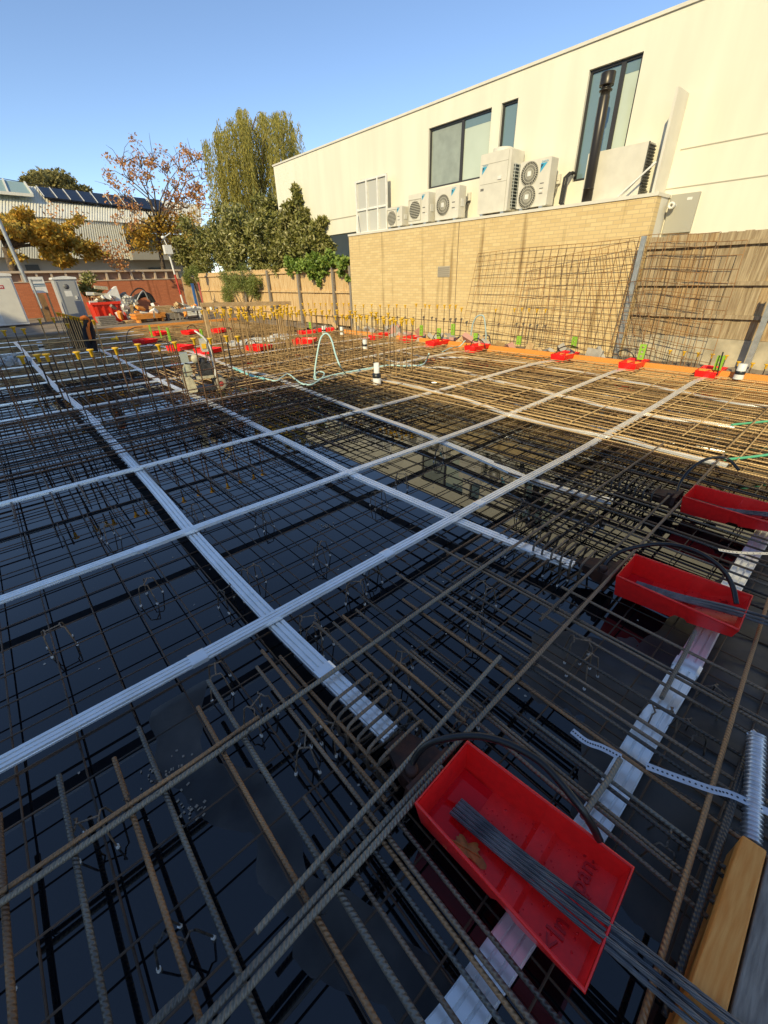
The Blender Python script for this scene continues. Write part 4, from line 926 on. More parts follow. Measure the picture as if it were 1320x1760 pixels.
# hoses at the wall trays
for (pts, lab) in ((((1068, 620), (1062, 606), (1075, 602), (1088, 610), (1092, 632)), 'short black hose looping over the second tray from the right by the wall'), (((955, 612), (960, 600), (978, 594), (994, 598)), 'short black hose rising from the wall tray left of the leaning mesh'), (((1232, 645), (1238, 622), (1243, 605)), 'short black hose standing in the rightmost wall tray'), (((808, 600), (812, 586), (822, 582), (832, 590), (834, 600)), 'black hose loop on the wall tray before the pale hoop'), (((742, 588), (748, 574), (756, 574), (760, 588)), 'black hose loop on the tray below the lime clips'), (((640, 575), (648, 567), (658, 568)), 'black hose on the leftmost wall tray'), (((217, 588), (220, 570), (232, 563), (245, 562)), 'black hose loop over the shaded tray at the duct end'), (((320, 572), (323, 562), (332, 559), (341, 568)), 'black hose loop on the far tray near the orange board'), (((420, 600), (424, 588), (434, 584), (442, 594)), 'black hose loop over the tray right of the compactor'), (((258, 598), (275, 586), (295, 592), (305, 605)), 'black hose loop across the dark tray left of the compactor')):
    Pq = [at(*pts[0], .05)]; X = Pq[0].x
    dep = [atX(px, py, X+.02*i) if X > 8 else atY(px, py, Pq[0].y) for i, (px, py) in enumerate(pts)]
    tag(MB().tube(catmull([Pq[0]]+dep[1:]), .014 if X < 8 else .013, 6).build('grout_hose', BLACKP), lab, 'hose', HG)
# ---------------------------------------------------------------- bar chairs
ch0 = thing('bar_chair', 'small bent wire bar chair with white plastic feet standing in the water', 'chair', (0, 0, 0), 0, 'wire bar chairs')
g = MB(); W_ = .11
for y in (-.07, .07): g.tube([(-W_*.55, y, -.17), (-W_*.3, y*.8, -.01), (-W_*.22, y*.6, .0), (W_*.22, y*.6, .0), (W_*.3, y*.8, -.01), (W_*.55, y, -.17)], .0042, 6)
g.tube([(0, -.045, .003), (0, .045, .003)], .0042, 6); g.build('wire', NEARS, ch0)
for x in (-1, 1):
    for y in (-.07, .07): MB().tube([(x*W_*.56, y, -.185), (x*W_*.50, y, -.15)], .008, 6).build('foot', WHITEP, ch0)
spots = [(300, 1610), (525, 1270), (700, 1245), (440, 1205), (545, 1080), (530, 1060), (835, 1005), (960, 965), (1000, 1100), (1010, 1130), (150, 1410), (390, 1010), (430, 975), (610, 1000), (640, 965), (650, 845), (550, 935), (755, 770), (870, 920), (930, 905), (1020, 880), (900, 860), (690, 815), (450, 880), (330, 870), (820, 1060), (690, 1130), (1190, 1250), (1140, 1220), (1240, 1190), (800, 1230), (370, 1150), (90, 1080), (250, 1000), (180, 900), (560, 1240), (1150, 1440), (985, 760), (1085, 745), (1165, 690), (905, 690)]
for k, (px, py) in enumerate(spots):
    p = at(px, py, -.005)
    if k == 0: ch0.location = p; ch0.rotation_euler = (0, 0, R(35))
    else: dup(ch0, p, random.uniform(0, 3))
# ---------------------------------------------------------------- capped starter bars
CAPM = MB().lathe([(.0, .012), (.042, .012), (.046, .004), (.044, -.004), (.022, -.02), (.018, -.085), (.014, -.09)], n=10).build('t', YEL).data
bpy.data.objects.remove(COL.objects['t'])
SB = {}
CRUST = ribbed('cluster bar', [(0.11, 0.065, 0.028), (0.46, 0.29, 0.12)], 0.6, 14)
def starter(x, y, z0, z1, lab, grp, m=STEEL, r=.010, cap=True, cs=1.0):
    key = (round(z1-z0, 1), m.name, r)
    if key not in SB:
        L = round(z1-z0, 1); me = MB().tube([(0, 0, 0), (L*.5, .004, 0), (L, 0, 0)], r, 6).build('t', m).data; bpy.data.objects.remove(COL.objects['t']); SB[key] = me
    o = link('starter_bar', SB[key], None, (x, y, z0), (R(random.uniform(-1.2, 1.2)), R(-90+random.uniform(-1.2, 1.2)), 0)); tag(o, lab, 'bar', grp)
    if cap:
        c = link('cap', CAPM, o); c.location = (key[0]-.01, 0, 0); c.rotation_euler = (0, R(90), 0); c.scale = (cs,)*3
    return o
GL = 'capped starter bars of the left row'
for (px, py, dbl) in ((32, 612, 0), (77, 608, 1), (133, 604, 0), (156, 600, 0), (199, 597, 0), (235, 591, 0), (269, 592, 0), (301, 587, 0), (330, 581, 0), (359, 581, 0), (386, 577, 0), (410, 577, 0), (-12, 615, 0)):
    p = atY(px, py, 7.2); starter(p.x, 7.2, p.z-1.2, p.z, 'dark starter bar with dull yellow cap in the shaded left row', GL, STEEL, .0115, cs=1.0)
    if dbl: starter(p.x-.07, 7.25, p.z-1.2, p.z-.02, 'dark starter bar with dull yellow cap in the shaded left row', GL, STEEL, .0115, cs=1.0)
for (px, py) in ((10, 690), (60, 682), (120, 677), (180, 672), (240, 664), (300, 655), (360, 649), (420, 644)):   # second line standing behind, plain
    p = atY(px, py-40, 7.75); starter(p.x, 7.75, -.1, 1.0, 'dark starter bar without cap behind the shaded left row', 'plain starter bars behind the left row', STEEL, .009, cap=False)
for k in range(18):
    x = .1+k*.2+random.uniform(-.06, .06); y = random.choice((8.3, 8.6, 9.6)); starter(x, y, -.1, random.uniform(.85, 1.05), 'dark starter bar without cap behind the shaded left row', 'plain starter bars behind the left row', STEEL, .009, cap=False)
for z, y in ((.35, 7.2), (.62, 7.22), (.1, 7.2)): bar((-.6, y, z), (3.4, y, z+.03), .009, STEEL, 'dark tie bar running along the shaded left row', 'tie bars on the capped rows')
for (px, py) in ((67, 548), (92, 546), (117, 556), (140, 552), (160, 550)):
    p = atY(px, py, 13.5); starter(p.x, 13.5, p.z-1.1, p.z, 'sunlit starter bar with bright yellow cap before the dark board', 'sunlit capped bars on the left', RUST, .013, cs=1.1)
for (px, py) in ((4, 568), (21, 562), (41, 565)):
    p = atY(px, py, 16); starter(p.x, 16, p.z-1.1, p.z, 'starter bar with yellow cap at the far left', 'far left capped bars', STEEL, .012, cs=1.5)
bar(atY(40, 592, 13), atY(198, 582, 13), .014, RUST, 'level rusty bar with a yellow cap on its end, left of the black cloth', 'tie bars on the capped rows')
o = link('bar_end_cap', CAPM, None, atY(201, 582, 13), (0, R(90), 0)); o.scale = (1.5,)*3; tag(o, 'yellow cap on the end of the level bar left of the far trays', 'cap')
for k in range(16):                                   # tight row on the dark board
    px = 97+k*4.3; py = 537+k*1.0; p = atY(px, py, 18); starter(p.x, 18+.03*math.sin(k*2), p.z-1.0, p.z, 'starter bar with orange yellow cap in the tight row over the brown board', 'tight capped row over the brown board', RUST, .012, cs=1.15)
p = atY(112, 562, 18.3); q = atY(150, 606, 18.3)
g = MB(); g.box((p.x, 18.2, 0), (q.x+.25, 18.25, .95)); g.box((p.x, 18.16, .75), (q.x+.25, 18.199, .85)); tag(g.build('form_board', mat('brown formwork', (0.10, 0.065, 0.04), .8, var=.3, scale=3)), 'dark brown formwork board under the tight row of caps', 'board')
# centre cluster
GC = 'capped starter bars of the centre cluster'
for k in range(13):
    x = 4.45+k*.18; starter(x, 9.5+random.uniform(-.03, .03), 0, 1.18+random.uniform(-.03, .03), 'rusty starter bar with yellow cap in the centre cluster, long back row', GC, CRUST, .0085)
    starter(x+.09, 10.2+random.uniform(-.03, .03), 0, 1.18+random.uniform(-.03, .03), 'rusty starter bar with yellow cap in the centre cluster, second back row', GC, CRUST, .0085)
for k in range(15):
    y = 9.3-k*.19; starter(6.72+random.uniform(-.02, .02), y, 0, 1.15+random.uniform(-.03, .03), 'rusty starter bar with yellow cap in the centre cluster, side row facing the wall', GC, CRUST, .0085)
    if k % 2 == 0 or k > 9: starter(6.45, y+.05, 0, 1.12+random.uniform(-.03, .03), 'rusty starter bar with yellow cap in the centre cluster, inner side row', GC, CRUST, .0085)
for k in range(26):
    starter(4.5+k*.1+random.uniform(-.03, .03), random.choice((10.9, 11.6, 12.4)), 0, 1.2+random.uniform(-.04, .04), 'rusty starter bar with yellow cap in the centre cluster, rearmost rows', GC, CRUST, .0085, cs=1.0)
for k in range(8):
    starter(6.95+random.uniform(-.02, .02), 9.0-k*.3, 0, 1.12+random.uniform(-.05, .05), 'rusty starter bar with yellow cap in the centre cluster, outer side row', GC, CRUST, .0085)
for z in (.35, .7): bar((4.4, 9.48, z), (6.8, 9.48, z), .008, RUST, 'rusty tie bar along the centre cluster', 'tie bars on the capped rows'); bar((6.7, 9.5, z+.02), (6.7, 6.5, z+.02), .008, RUST, 'rusty tie bar along the centre cluster', 'tie bars on the capped rows')
for k in range(13):
    p = atY(345+k*12.5, 527-k*.4, 14.6); starter(p.x, 14.6+random.uniform(-.1, .1), 0, 1.15, 'rusty starter bar with yellow cap in the back cluster by the timber frame', 'capped bars of the back cluster', CRUST, .010, cs=1.15)
for k in range(9):
    p = atY(352+k*14, 521-k*.3, 16.5); starter(p.x, 16.5, 0, 1.15, 'rusty starter bar with yellow cap in the back cluster by the timber frame', 'capped bars of the back cluster', CRUST, .010, cs=1.15)
# along the wall
GW = 'capped starter bars standing along the brick wall'
for (px, py) in [(611+k*14.2, 524-(k % 3)*.5) for k in range(7)]+[(715, 522), (730, 523), (738, 524), (752, 524), (764, 524), (773, 524), (783, 524), (793, 529)]+[(520+k*10, 521) for k in range(9)]+[(852, 531), (884, 530), (897, 529), (910, 530), (923, 531), (938, 531)]:
    p = atX(px, py, 11.25); starter(11.25, p.y, p.z-1.1, p.z, 'starter bar with yellow cap in the line before the brick wall', GW, STEEL, .009, cs=.9 if px > 800 else 1.1)
for px in (676, 688, 700, 662, 650, 725):
    p = atX(px, 532, 11.4); starter(11.4, p.y, 0, .95, 'starter bar without cap before the brick wall', 'plain starter bars before the brick wall', STEEL, .009, cap=False)
for k in range(9):
    p = atX(1152+k*24, 604+k*2.6, 11.35); starter(11.35, p.y, -.1, max(p.z, .2), 'short starter bar with yellow cap at the foot of the leaning mesh', 'short capped bars below the fence', STEEL, .009, cs=.9)
for (z, a, b) in ((.62, 14.5, 5.5), (.35, 9.5, 3.5)): bar((11.22, a, z), (11.22, b, z-.08), .009, STEEL, 'level bar tied along the starter bars before the brick wall', 'tie bars on the capped rows')
# ---------------------------------------------------------------- leaning mesh against wall and fence
def lean(c0, c1, top0, top1, sp, lab, rr=.0062):
    """sheet between two foot points and two head points"""
    c0, c1, top0, top1 = map(Vector, (c0, c1, top0, top1)); g = MB(); n = int((c1-c0).length/sp); m_ = int((top0-c0).length/sp)
    bow = lambda s, t_: Vector((.05*math.sin(math.pi*s)*math.sin(math.pi*t_), 0, .02*math.sin(s*6)))
    for i in range(n+1):
        s = i/n; a = c0.lerp(c1, s); b = top0.lerp(top1, s); g.tube([a.lerp(b, t_)+bow(s, t_) for t_ in (0, .33, .66, 1)], rr, 5, caps=False)
    for j in range(m_+1):
        t_ = j/m_; a = c0.lerp(top0, t_); b = c1.lerp(top1, t_); g.tube([a.lerp(b, s)+bow(s, t_)+Vector((-.011, 0, 0)) for s in (0, .25, .5, .75, 1)], rr, 5, caps=False)
    tag(g.build('reinforcing_mesh', mat('leaning mesh rust', (0.15, 0.075, 0.026), .6, .1, col2=(0.38, 0.19, 0.06), scale=2)), lab, 'mesh', 'mesh sheets leaning on the wall and fence')
Ax = lambda x, y, X: atX(x, y, X)
lean(Ax(795, 560, 11.3), Ax(1048, 606, 11.3), Ax(822, 436, 11.9), Ax(1100, 407, 11.9), .215, 'rusty mesh sheet leaning against the brick wall, its top left corner free')
lean(Ax(880, 580, 11.2), Ax(1130, 622, 11.2), Ax(905, 455, 11.75), Ax(1090, 412, 11.75), .2, 'second rusty mesh sheet leaning on the first before the brick wall')
lean(Ax(1050, 606, 11.25), Ax(1185, 640, 11.25), Ax(1100, 406, 11.85), Ax(1240, 398, 11.85), .215, 'rusty mesh sheet leaning against the grey fence right of the channel post')
lean(Ax(1080, 612, 11.15), Ax(1215, 645, 11.15), Ax(1120, 418, 11.7), Ax(1285, 412, 11.7), .23, 'second rusty mesh sheet leaning against the grey fence, ragged right edge')
# ---------------------------------------------------------------- edge boards and timbers
p, q = at(1330, 662, .05), at(845, 590, .05)
g = MB(); g.box((10.66, -3, -.2), (10.72, 14.5, .1)); tag(g.build('edge_board', LVL), 'long orange timber edge board along the brick wall side', 'timber', 'orange edge boards')
p, q = at(228, 562, .1), at(420, 556, .1)
g = MB(); g.box((3.2, 24.0, -.2), (10.6, 24.08, .12)); tag(g.build('edge_board', LVL), 'orange timber edge board at the far end of the slab', 'timber', 'orange edge boards')
def timber(pts, z, th, m, lab):
    a = [at(x, y, z) for x, y in pts]; g = MB(); n = len(a); b = [v-Vector((0, 0, th)) for v in a]
    c = sum(a, Vector())/n
    g.add(a+b, [tuple(range(n)), tuple(range(2*n-1, n-1, -1))]+[(j, n+j, n+(j+1) % n, (j+1) % n) for j in range(n)])
    mx = Matrix.Translation(c) @ frame(a[1]-a[0]); g.v = [tuple(mx.inverted() @ Vector(v)) for v in g.v]
    o = g.build('edge_timber', m, fix=True); o.matrix_world = mx; bv = o.modifiers.new('b', 'BEVEL'); bv.width = .006; bv.segments = 2; tag(o, lab, 'timber')
timber([(1277, 1434), (1150, 1800), (1236, 1800), (1319, 1462)], .09, .16, LVL, 'orange timber beam at the lower right corner')
timber([(1321, 1470), (1242, 1800), (1330, 1800), (1370, 1480)], .085, .15, GREYT, 'grey weathered timber beside the orange beam at the lower right corner')
# corrugated tube
b = at(1291, 1446, -.02); tp_ = at(1301, 1264, .12); tz = (tp_-b).length
g = MB(); pr = []; n = int(tz/.0165)
for k in range(n*8): z = tz*k/(n*8); pr.append((.031+.0042*math.cos(2*math.pi*k/8), z))
g.lathe([(0, .0)]+pr+[(.028, tz), (.023, tz-.01), (.021, .1)], n=20)
t = g.build('corrugated_tube', mat('bright galvanised', (0.70, 0.70, 0.72), .28, .85, var=.1, scale=20), None); t.matrix_world = Matrix.Translation(b) @ frame(tp_-b) @ Matrix.Rotation(R(90), 4, 'Y'); tag(t, 'upright corrugated metal tube behind the orange timber', 'tube')
g = MB()
for k in range(5): g.tube([(random.uniform(-.03, .03), random.uniform(-.03, .03), tz+random.uniform(-.01, .012)) for _ in range(4)], .006, 5)
g.lathe([(0, tz-.01), (.028, tz-.004), (.032, tz-.012)], n=16); g.build('crumpled_top', MATS['bright galvanised'], t)
# perforated strap
def strap(pts, z, lab):
    P = catmull([at(x, y, z) for x, y in pts], 6); o = MB().sweep([(-.017, -.0012), (.017, -.0012), (.017, .0012), (-.017, .0012)], P).build('perforated_strap', MATS['bright galvanised']); tag(o, lab, 'strap', 'perforated straps')
    h = MB(); L = 0; a = P[0]; i = 0
    tot = [P[0]]
    for u, v in zip(P[:-1], P[1:]):
        n_ = max(1, int((v-u).length/.024))
        for k in range(n_): c = u.lerp(v, (k+.5)/n_); h.lathe([(.0045, .0016), (0, .0018)], c, 8)
    h.build('hole', DARK, o)
strap([(983, 1256), (1008, 1275), (1035, 1285), (1068, 1302)], .02, 'perforated metal strap left of the edge duct')
strap([(1110, 1316), (1160, 1335), (1220, 1356), (1262, 1368), (1345, 1408)], .04, 'perforated metal strap right of the edge duct, ending by the tube')
strap([(1235, 945), (1270, 950), (1335, 952)], .0, 'perforated metal strap below the third tray')
# ---------------------------------------------------------------- risers, lime clips, hoses
def riser(p, h, r, lab, taped=True, flare=False):
    t = thing('pipe_riser', lab, 'pipe', p, 0, 'taped pipe risers')
    if flare: MB().lathe([(r*1.5, 0), (r*1.5, h*.34), (r, h*.4), (r, h), (r*.85, h), (r*.85, h*.9), (0, h*.9)], n=16).build('pipe', WHITEP, t)
    else: MB().lathe([(r*1.1, 0), (r, h*.5), (r*.96, h), (r*.85, h+.005), (0, h-.01)], n=16).build('pipe', WHITEP, t)
    if taped: MB().lathe([(r*(1.58 if flare else 1.12), h*.33), (r*(1.6 if flare else 1.14), h*.36), (r*(1.6 if flare else 1.1), h*.52), (r*1.04, h*.55)], n=16).build('tape_band', TAPE, t)
    return t
riser(at(648, 661, -.02), .42, .055, 'tall white stepped pipe standing in the sunlit mesh right of the hose loops', flare=True)
riser(at(1268, 651, .03), .27, .075, 'white pipe wrapped in black tape beside the rightmost wall tray')
riser(at(818, 594, .03), .24, .08, 'white pipe with black band behind the wall tray before the pale hoop')
for (px, py, lab) in ((557, 573, 'white domed pipe behind the capped cluster, left one'), (588, 575, 'white domed pipe behind the capped cluster, right one'), (627, 600, 'small white pipe left of the wall row of trays'), (73, 602, 'white pipe with black band in the shaded far left field')):
    p = at(px, py, .02); riser(p, .26, .075, lab)
CLG = 'lime green slotted clips'
def clip(px, py, X, h, lab):
    p = atX(px, py, X); g = MB(); w = .045; h *= .75
    for y in (-w, w): g.box((-.02, y-.018, 0), (.02, y+.018, h))
    for z in (0, h*.3, h*.6, h-.04): g.box((-.02, -w+.0181, z), (.02, w-.0181, z+.04))
    o = g.build('lime_clip', LIME, None, (X, p.y, p.z), (0, 0, R(random.uniform(-15, 15)))); tag(o, lab, 'clip', CLG)
for (px, py, h, lab) in ((1100, 618, .42, 'lime green clip behind the second wall tray from the right'), (1232, 636, .36, 'lime green clip behind the rightmost wall tray'), (985, 598, .34, 'lime green clip behind the wall tray left of the leaning mesh'), (891, 592, .28, 'lime green clip alone at the foot of the leaning mesh'), (817, 585, .26, 'lime green clip behind the tray before the pale hoop'), (778, 576, .42, 'lime green clip, right of a pair before the brick wall'), (754, 582, .4, 'lime green clip, left of a pair before the brick wall'), (724, 577, .42, 'lime green clip before the brick wall, right of the left trays'), (534, 566, .4, 'lime green clip behind the capped cluster')):
    clip(px, py, 10.62 if px > 600 else 11, h, lab)
for (px, py, lab) in ((350, 590, 'green clip beside the plate compactor handle'), (293, 586, 'green clip between the shaded trays'), (278, 582, 'dark green clip left of the shaded trays'), (262, 580, 'dark green clip beside the far lengthwise duct')):
    p = at(px, py, 0); clip(px, py, p.x, .6, lab)
def pline(pts, r, m, lab, name='loose_hose', z=None, cat='hose'):
    P = [at(*p[:2], p[2] if len(p) > 2 else .04) if not (len(p) > 3) else atY(p[0], p[1], p[3]) for p in pts]
    tag(MB().tube(catmull(P, 6), r, 7).build(name, m), lab, cat, 'loose pale hoses')
yb = at(543, 650, .05).y
pline([(543, 650, .05), (541, 640, 0, yb), (545, 610, 0, yb), (550, 585, 0, yb), (556, 575, 0, yb), (563, 574, 0, yb-.1), (570, 585, 0, yb-.3), (577, 610, 0, yb-.6), (585, 630, 0, yb-.8), (594, 642, .04)], .017, TEAL, 'pale teal hose standing up in a tall loop through the capped cluster')
pline([(415, 640), (440, 648), (460, 652), (475, 655), (484, 649), (495, 643), (508, 652), (520, 660), (535, 661), (545, 656), (555, 648), (557, 641), (548, 639), (540, 646), (543, 653), (555, 650), (580, 643), (640, 632), (668, 628), (700, 629), (725, 627), (733, 619), (737, 608, .3)], .018, TEAL, 'pale teal hose snaking and coiling over the mesh left of the white stepped pipe')
pline([(760, 605), (775, 598), (790, 595), (800, 585, .2)], .015, TEAL, 'pale teal hose end beside the trays before the brick wall')
pline([(402, 633), (430, 645), (455, 652)], .03, mat('teal tape', (0.22, 0.52, 0.50), .5), 'teal wrapped end of the lengthwise duct')
h0 = at(808, 590, 0)
P = [atX(x, y, 10.95) for x, y in ((808, 588), (812, 560), (818, 546), (826, 542), (832, 546), (835, 570), (835, 588))]
tag(MB().tube(catmull(P), .022, 7).build('pale_hoop', mat('grey blue pipe', (0.36, 0.46, 0.45), .5)), 'pale grey blue bent pipe hoop before the brick wall', 'pipe')
# ---------------------------------------------------------------- plate compactor
pc = at(356, 668, .05)
cp = thing('plate_compactor', 'dusty plate compactor with red rimmed wheels standing on the mesh', 'compactor', (pc.x, pc.y, .06), R(-15)); cp.scale = (.95,)*3
g = MB(); g.prism([(-.42, .28), (-.44, .24), (-.40, .06), (-.34, -.01), (-.20, -.01), (-.19, .03), (-.22, .22), (-.28, .29)], -.2, .2, 'Y'); g.build('skid_guard', SKIN, cp, fix=True)
g = MB(); g.box((-.189, -.17, .0), (.16, .17, .04)); g.build('base_plate', ENG, cp)
g = MB(); g.prism([(-.38, .302), (-.25, .302), (-.2, .36), (-.22, .50), (-.30, .52), (-.37, .40)], -.12, .12, 'Y'); g.build('shield', mat('dusty green paint', (0.40, 0.39, 0.27), .6, var=.25, scale=10), cp, fix=True)
g = MB(); g.box((-.16, -.15, .22), (.22, .15, .27)); g.build('deck', SKIN, cp)
g = MB(); g.box((-.1, -.14, .2705), (.16, .14, .50)); g.lathe([(.09, 0), (.09, .08), (.06, .1), (0, .1)], (.02, 0, .50), 12); g.box((.141, -.09, .3), (.2, .09, .4)); g.build('engine', ENG, cp)
g = MB(); g.lathe([(.0, -.12), (.075, -.12), (.08, -.08), (.08, .08), (.075, .12), (0, .12)], (0, 0, 0), 14, Matrix.Translation((-.1, 0, .60)) @ Matrix.Rotation(R(90), 4, 'X')); g.build('fuel_tank', mat('tank paint', (0.52, 0.47, 0.32), .5, var=.2, scale=10), cp)
g = MB(); g.box((-.36, -.1, .55), (-.22, .1, .72)); g.build('air_filter', mat('filter grey', (0.34, 0.37, 0.33), .6), cp)
for y in (-.16, .16): g = MB(); g.tube(catmull([(.2, y, .25), (.24, y, .5), (.22, y, .8), (.14, y, .98)]), .016, 8); g.build('handle_bar', WHITEP, cp)
g = MB(); g.tube(catmull([(.14, -.16, .98), (.06, -.13, 1.06), (.02, 0, 1.09), (.06, .13, 1.06), (.14, .16, .98)]), .016, 8); g.build('handle_grip', WHITEP, cp)
g = MB(); g.box((.06, -.14, .72), (.2, .14, .94)); bx = g.build('control_box', mat('control grey', (0.50, 0.47, 0.38), .5), cp)
g = MB(); g.box((.07, -.155, .78), (.15, -.1405, .87)); g.build('yellow_label', YEL, bx)
for y in (-.2, .2):
    Mx = Matrix.Translation((.27, y, .1)) @ Matrix.Rotation(R(90), 4, 'X')
    wh = MB().lathe([(.055, -.03), (.10, -.035), (.12, -.02), (.12, .02), (.10, .035), (.055, .03)], n=18, M=Mx).build('wheel', mat('dusty tyre', (0.30, 0.26, 0.19), .8), cp)
    MB().lathe([(0, -.02), (.03, -.03), (.03, -.012), (.085, -.012), (.085, .012), (.03, .012), (0, .02)], n=18, M=Mx).build('rim', mat('red rim', (0.42, 0.06, 0.045), .5), wh)
# ---------------------------------------------------------------- black cloth hanging on the capped bars
g = MB(); vs = []; nx, nz = 9, 12; yb = 13.2
for j in range(nz+1):
    for i in range(nx+1):
        s = i/nx-.5; v = j/nz; px = 148+v*10+v*v*4+s*(9+7*math.sin(v*2.6)); py = 549+v*54
        p = atY(px, py, yb); p.y += .09*math.cos(s*math.pi)*-1+.03*math.sin(s*14+v*4)+.5*v*0; vs.append(p)
g.add(vs, [(j*(nx+1)+i, j*(nx+1)+i+1, (j+1)*(nx+1)+i+1, (j+1)*(nx+1)+i) for j in range(nz) for i in range(nx)], True)
o = g.build('hanging_jacket', mat('black cloth', (0.013, 0.012, 0.014), .9, bump=.4, bscale=12)); sd_ = o.modifiers.new('s', 'SOLIDIFY'); sd_.thickness = .05; tag(o, 'black cloth with orange top hanging from the capped bars at the left', 'cloth')
g = MB(); g.tube(catmull([atY(140, 548, yb-.08), atY(146, 545, yb-.14), atY(152, 551, yb-.1), atY(151, 565, yb-.12), atY(156, 585, yb-.12)]), [.05]*3+[.04]*22, 8); g.build('orange_trim', mat('orange cloth', (0.65, 0.16, 0.02), .8), o)
# ---------------------------------------------------------------- yard at the back
def toilet(px, pyb, pxw, pyt, Y, m, lab):
    a = atY(px, pyb, Y); b = atY(pxw, pyb, Y); w = b.x-a.x; h = atY(px, pyt, Y).z-.08
    t = thing('portable_toilet', lab, 'toilet', (a.x, Y, .08))
    g = MB(); g.box((0, 0, .1), (w, w, h-.12)); g.build('cabin', m, t)
    g = MB(); g.prism([(-.05, h-.12), (w+.05, h-.12), (w+.03, h-.02), (w*.5, h+.05), (-.03, h-.02)], -.06, w+.05, 'Y'); g.build('roof', WHITEP, t)
    return t, w, h
tg = mat('grey cabin plastic', (0.42, 0.42, 0.40), .5)
t, w, h = toilet(110, 533, 148, 476, 33, tg, 'grey portable toilet with white roof, left of the red skip')
g = MB(); g.box((w*.16, -.03, .16), (w*.9, -.001, h-.2)); d = g.build('door', mat('door grey', (0.34, 0.34, 0.33), .5), t)
g = MB(); g.box((w*.3, -.036, h*.55), (w*.62, -.031, h*.68)); g.build('notice', WHITEP, d); g = MB(); g.lathe([(.14, 0), (.14, .006), (0, .006)], n=14, M=Matrix.Translation((w*.46, -.031, h*.78)) @ Matrix.Rotation(R(90), 4, 'X')); g.build('round_sign', mat('dark sign', (0.12, 0.12, 0.12), .5), d)
g = MB(); g.box((w*.72, -.07, h*.48), (w*.8, -.031, h*.56)); g.build('handle', WHITEP, d); g = MB(); g.box((w*.04, -.04, .16), (w*.09, -.001, h-.2)); g.build('corner_rib', tg, t)
t, w, h = toilet(-14, 543, 46, 470, 30, WHITEP, 'white site cabin with a red label, at the left edge')
g = MB(); g.box((w*.28, -.03, .2), (w*.95, -.001, h-.2)); d = g.build('door', CREAM, t)
g = MB(); g.box((w*.42, -.036, h*.72), (w*.68, -.031, h*.79)); g.build('red_label', mat('red label', (0.45, 0.02, 0.02), .5), d)
g = MB()
for k in range(5): g.box((w*(.44+.045*k), -.0405, h*.735), (w*(.465+.045*k), -.0365, h*.775))
g.build('label_lettering', WHITEP, d)
# board sign
a = atY(47, 476, 32); b = atY(83, 503, 32); w = b.x-a.x; h = a.z-b.z
t = thing('sign_board', 'white site sign board with blue bands between the cabin and the grey toilet', 'sign', (a.x, 32, b.z))
g = MB(); g.box((0, 0, 0), (w, .04, h)); g.build('board', WHITEP, t)
g = MB(); g.box((w*.15, -.004, h*.40), (w*.98, -.0005, h*.46)); g.box((w*.15, -.004, h*.5), (w*.98, -.0005, h*.58)); g.build('blue_band', mat('sign blue', (0.08, 0.16, 0.24), .5), t)
g = MB()
for k in range(8): g.box((w*(.2+.09*k), -.004, h*.72), (w*(.265+.09*k), -.0005, h*.83))
g.build('lettering', mat('sign grey', (0.22, 0.24, 0.25), .5), t)
for x in (.1, .9): g = MB(); g.box((w*x-.04, .041, -b.z+.08), (w*x+.04, .1, h*.9)); g.build('post', PINE, t)
g = MB(); p, q = atY(62, 505, 32.6), atY(88, 540, 32.6); g.box((p.x, 32.6, .08), (q.x, 32.65, p.z)); tag(g.build('plywood_sheet', mat('brown ply', (0.30, 0.17, 0.07), .7, var=.2, scale=3)), 'brown plywood sheet standing under the sign board', 'board')
# leaning steel pole left, red white camera pole
tag(MB().tube([atY(46, 485, 29), atY(-5, 372, 29)], .08, 8).build('steel_pole', GALVP), 'grey steel pole leaning over the white cabin at the left edge', 'pole')
tag(MB().tube([atY(72, 530, 28), atY(52, 480, 28)], .05, 6).build('prop', GALVP), 'short grey prop below the sign board', 'pole')
a = atY(318, 530, 30); b = atY(290, 435, 30)
t = thing('camera_pole', 'red and white striped pole carrying a white camera box', 'pole', (a.x, 30, .08))
r_ = lambda p: Vector(p)-Vector((a.x, 30, .08)); A, B_ = r_((a.x, 30, .1)), r_(b)
for k in range(6): MB().tube([A.lerp(B_, k/6), A.lerp(B_, (k+1)/6)], .055, 8).build('red_band' if k in (2, 3) else 'white_band', mat('pole red', (0.5, 0.05, 0.03), .5) if k in (2, 3) else WHITEP, t)
g = MB(); g.box(B_+Vector((-.22, -.15, -.05)), B_+Vector((.2, .15, .4))); g.build('camera_box', WHITEP, t)
g = MB(); g.tube([B_+Vector((0, 0, .4)), B_+Vector((-.1, 0, .75)), B_+Vector((.35, 0, 1.0))], .03, 6); g.build('bracket', WHITEP, t)
g = MB(); g.lathe([(0, 0), (.12, .02), (.12, .12), (0, .16)], B_+Vector((-.1, 0, .7)), 10); g.build('lamp', WHITEP, t)
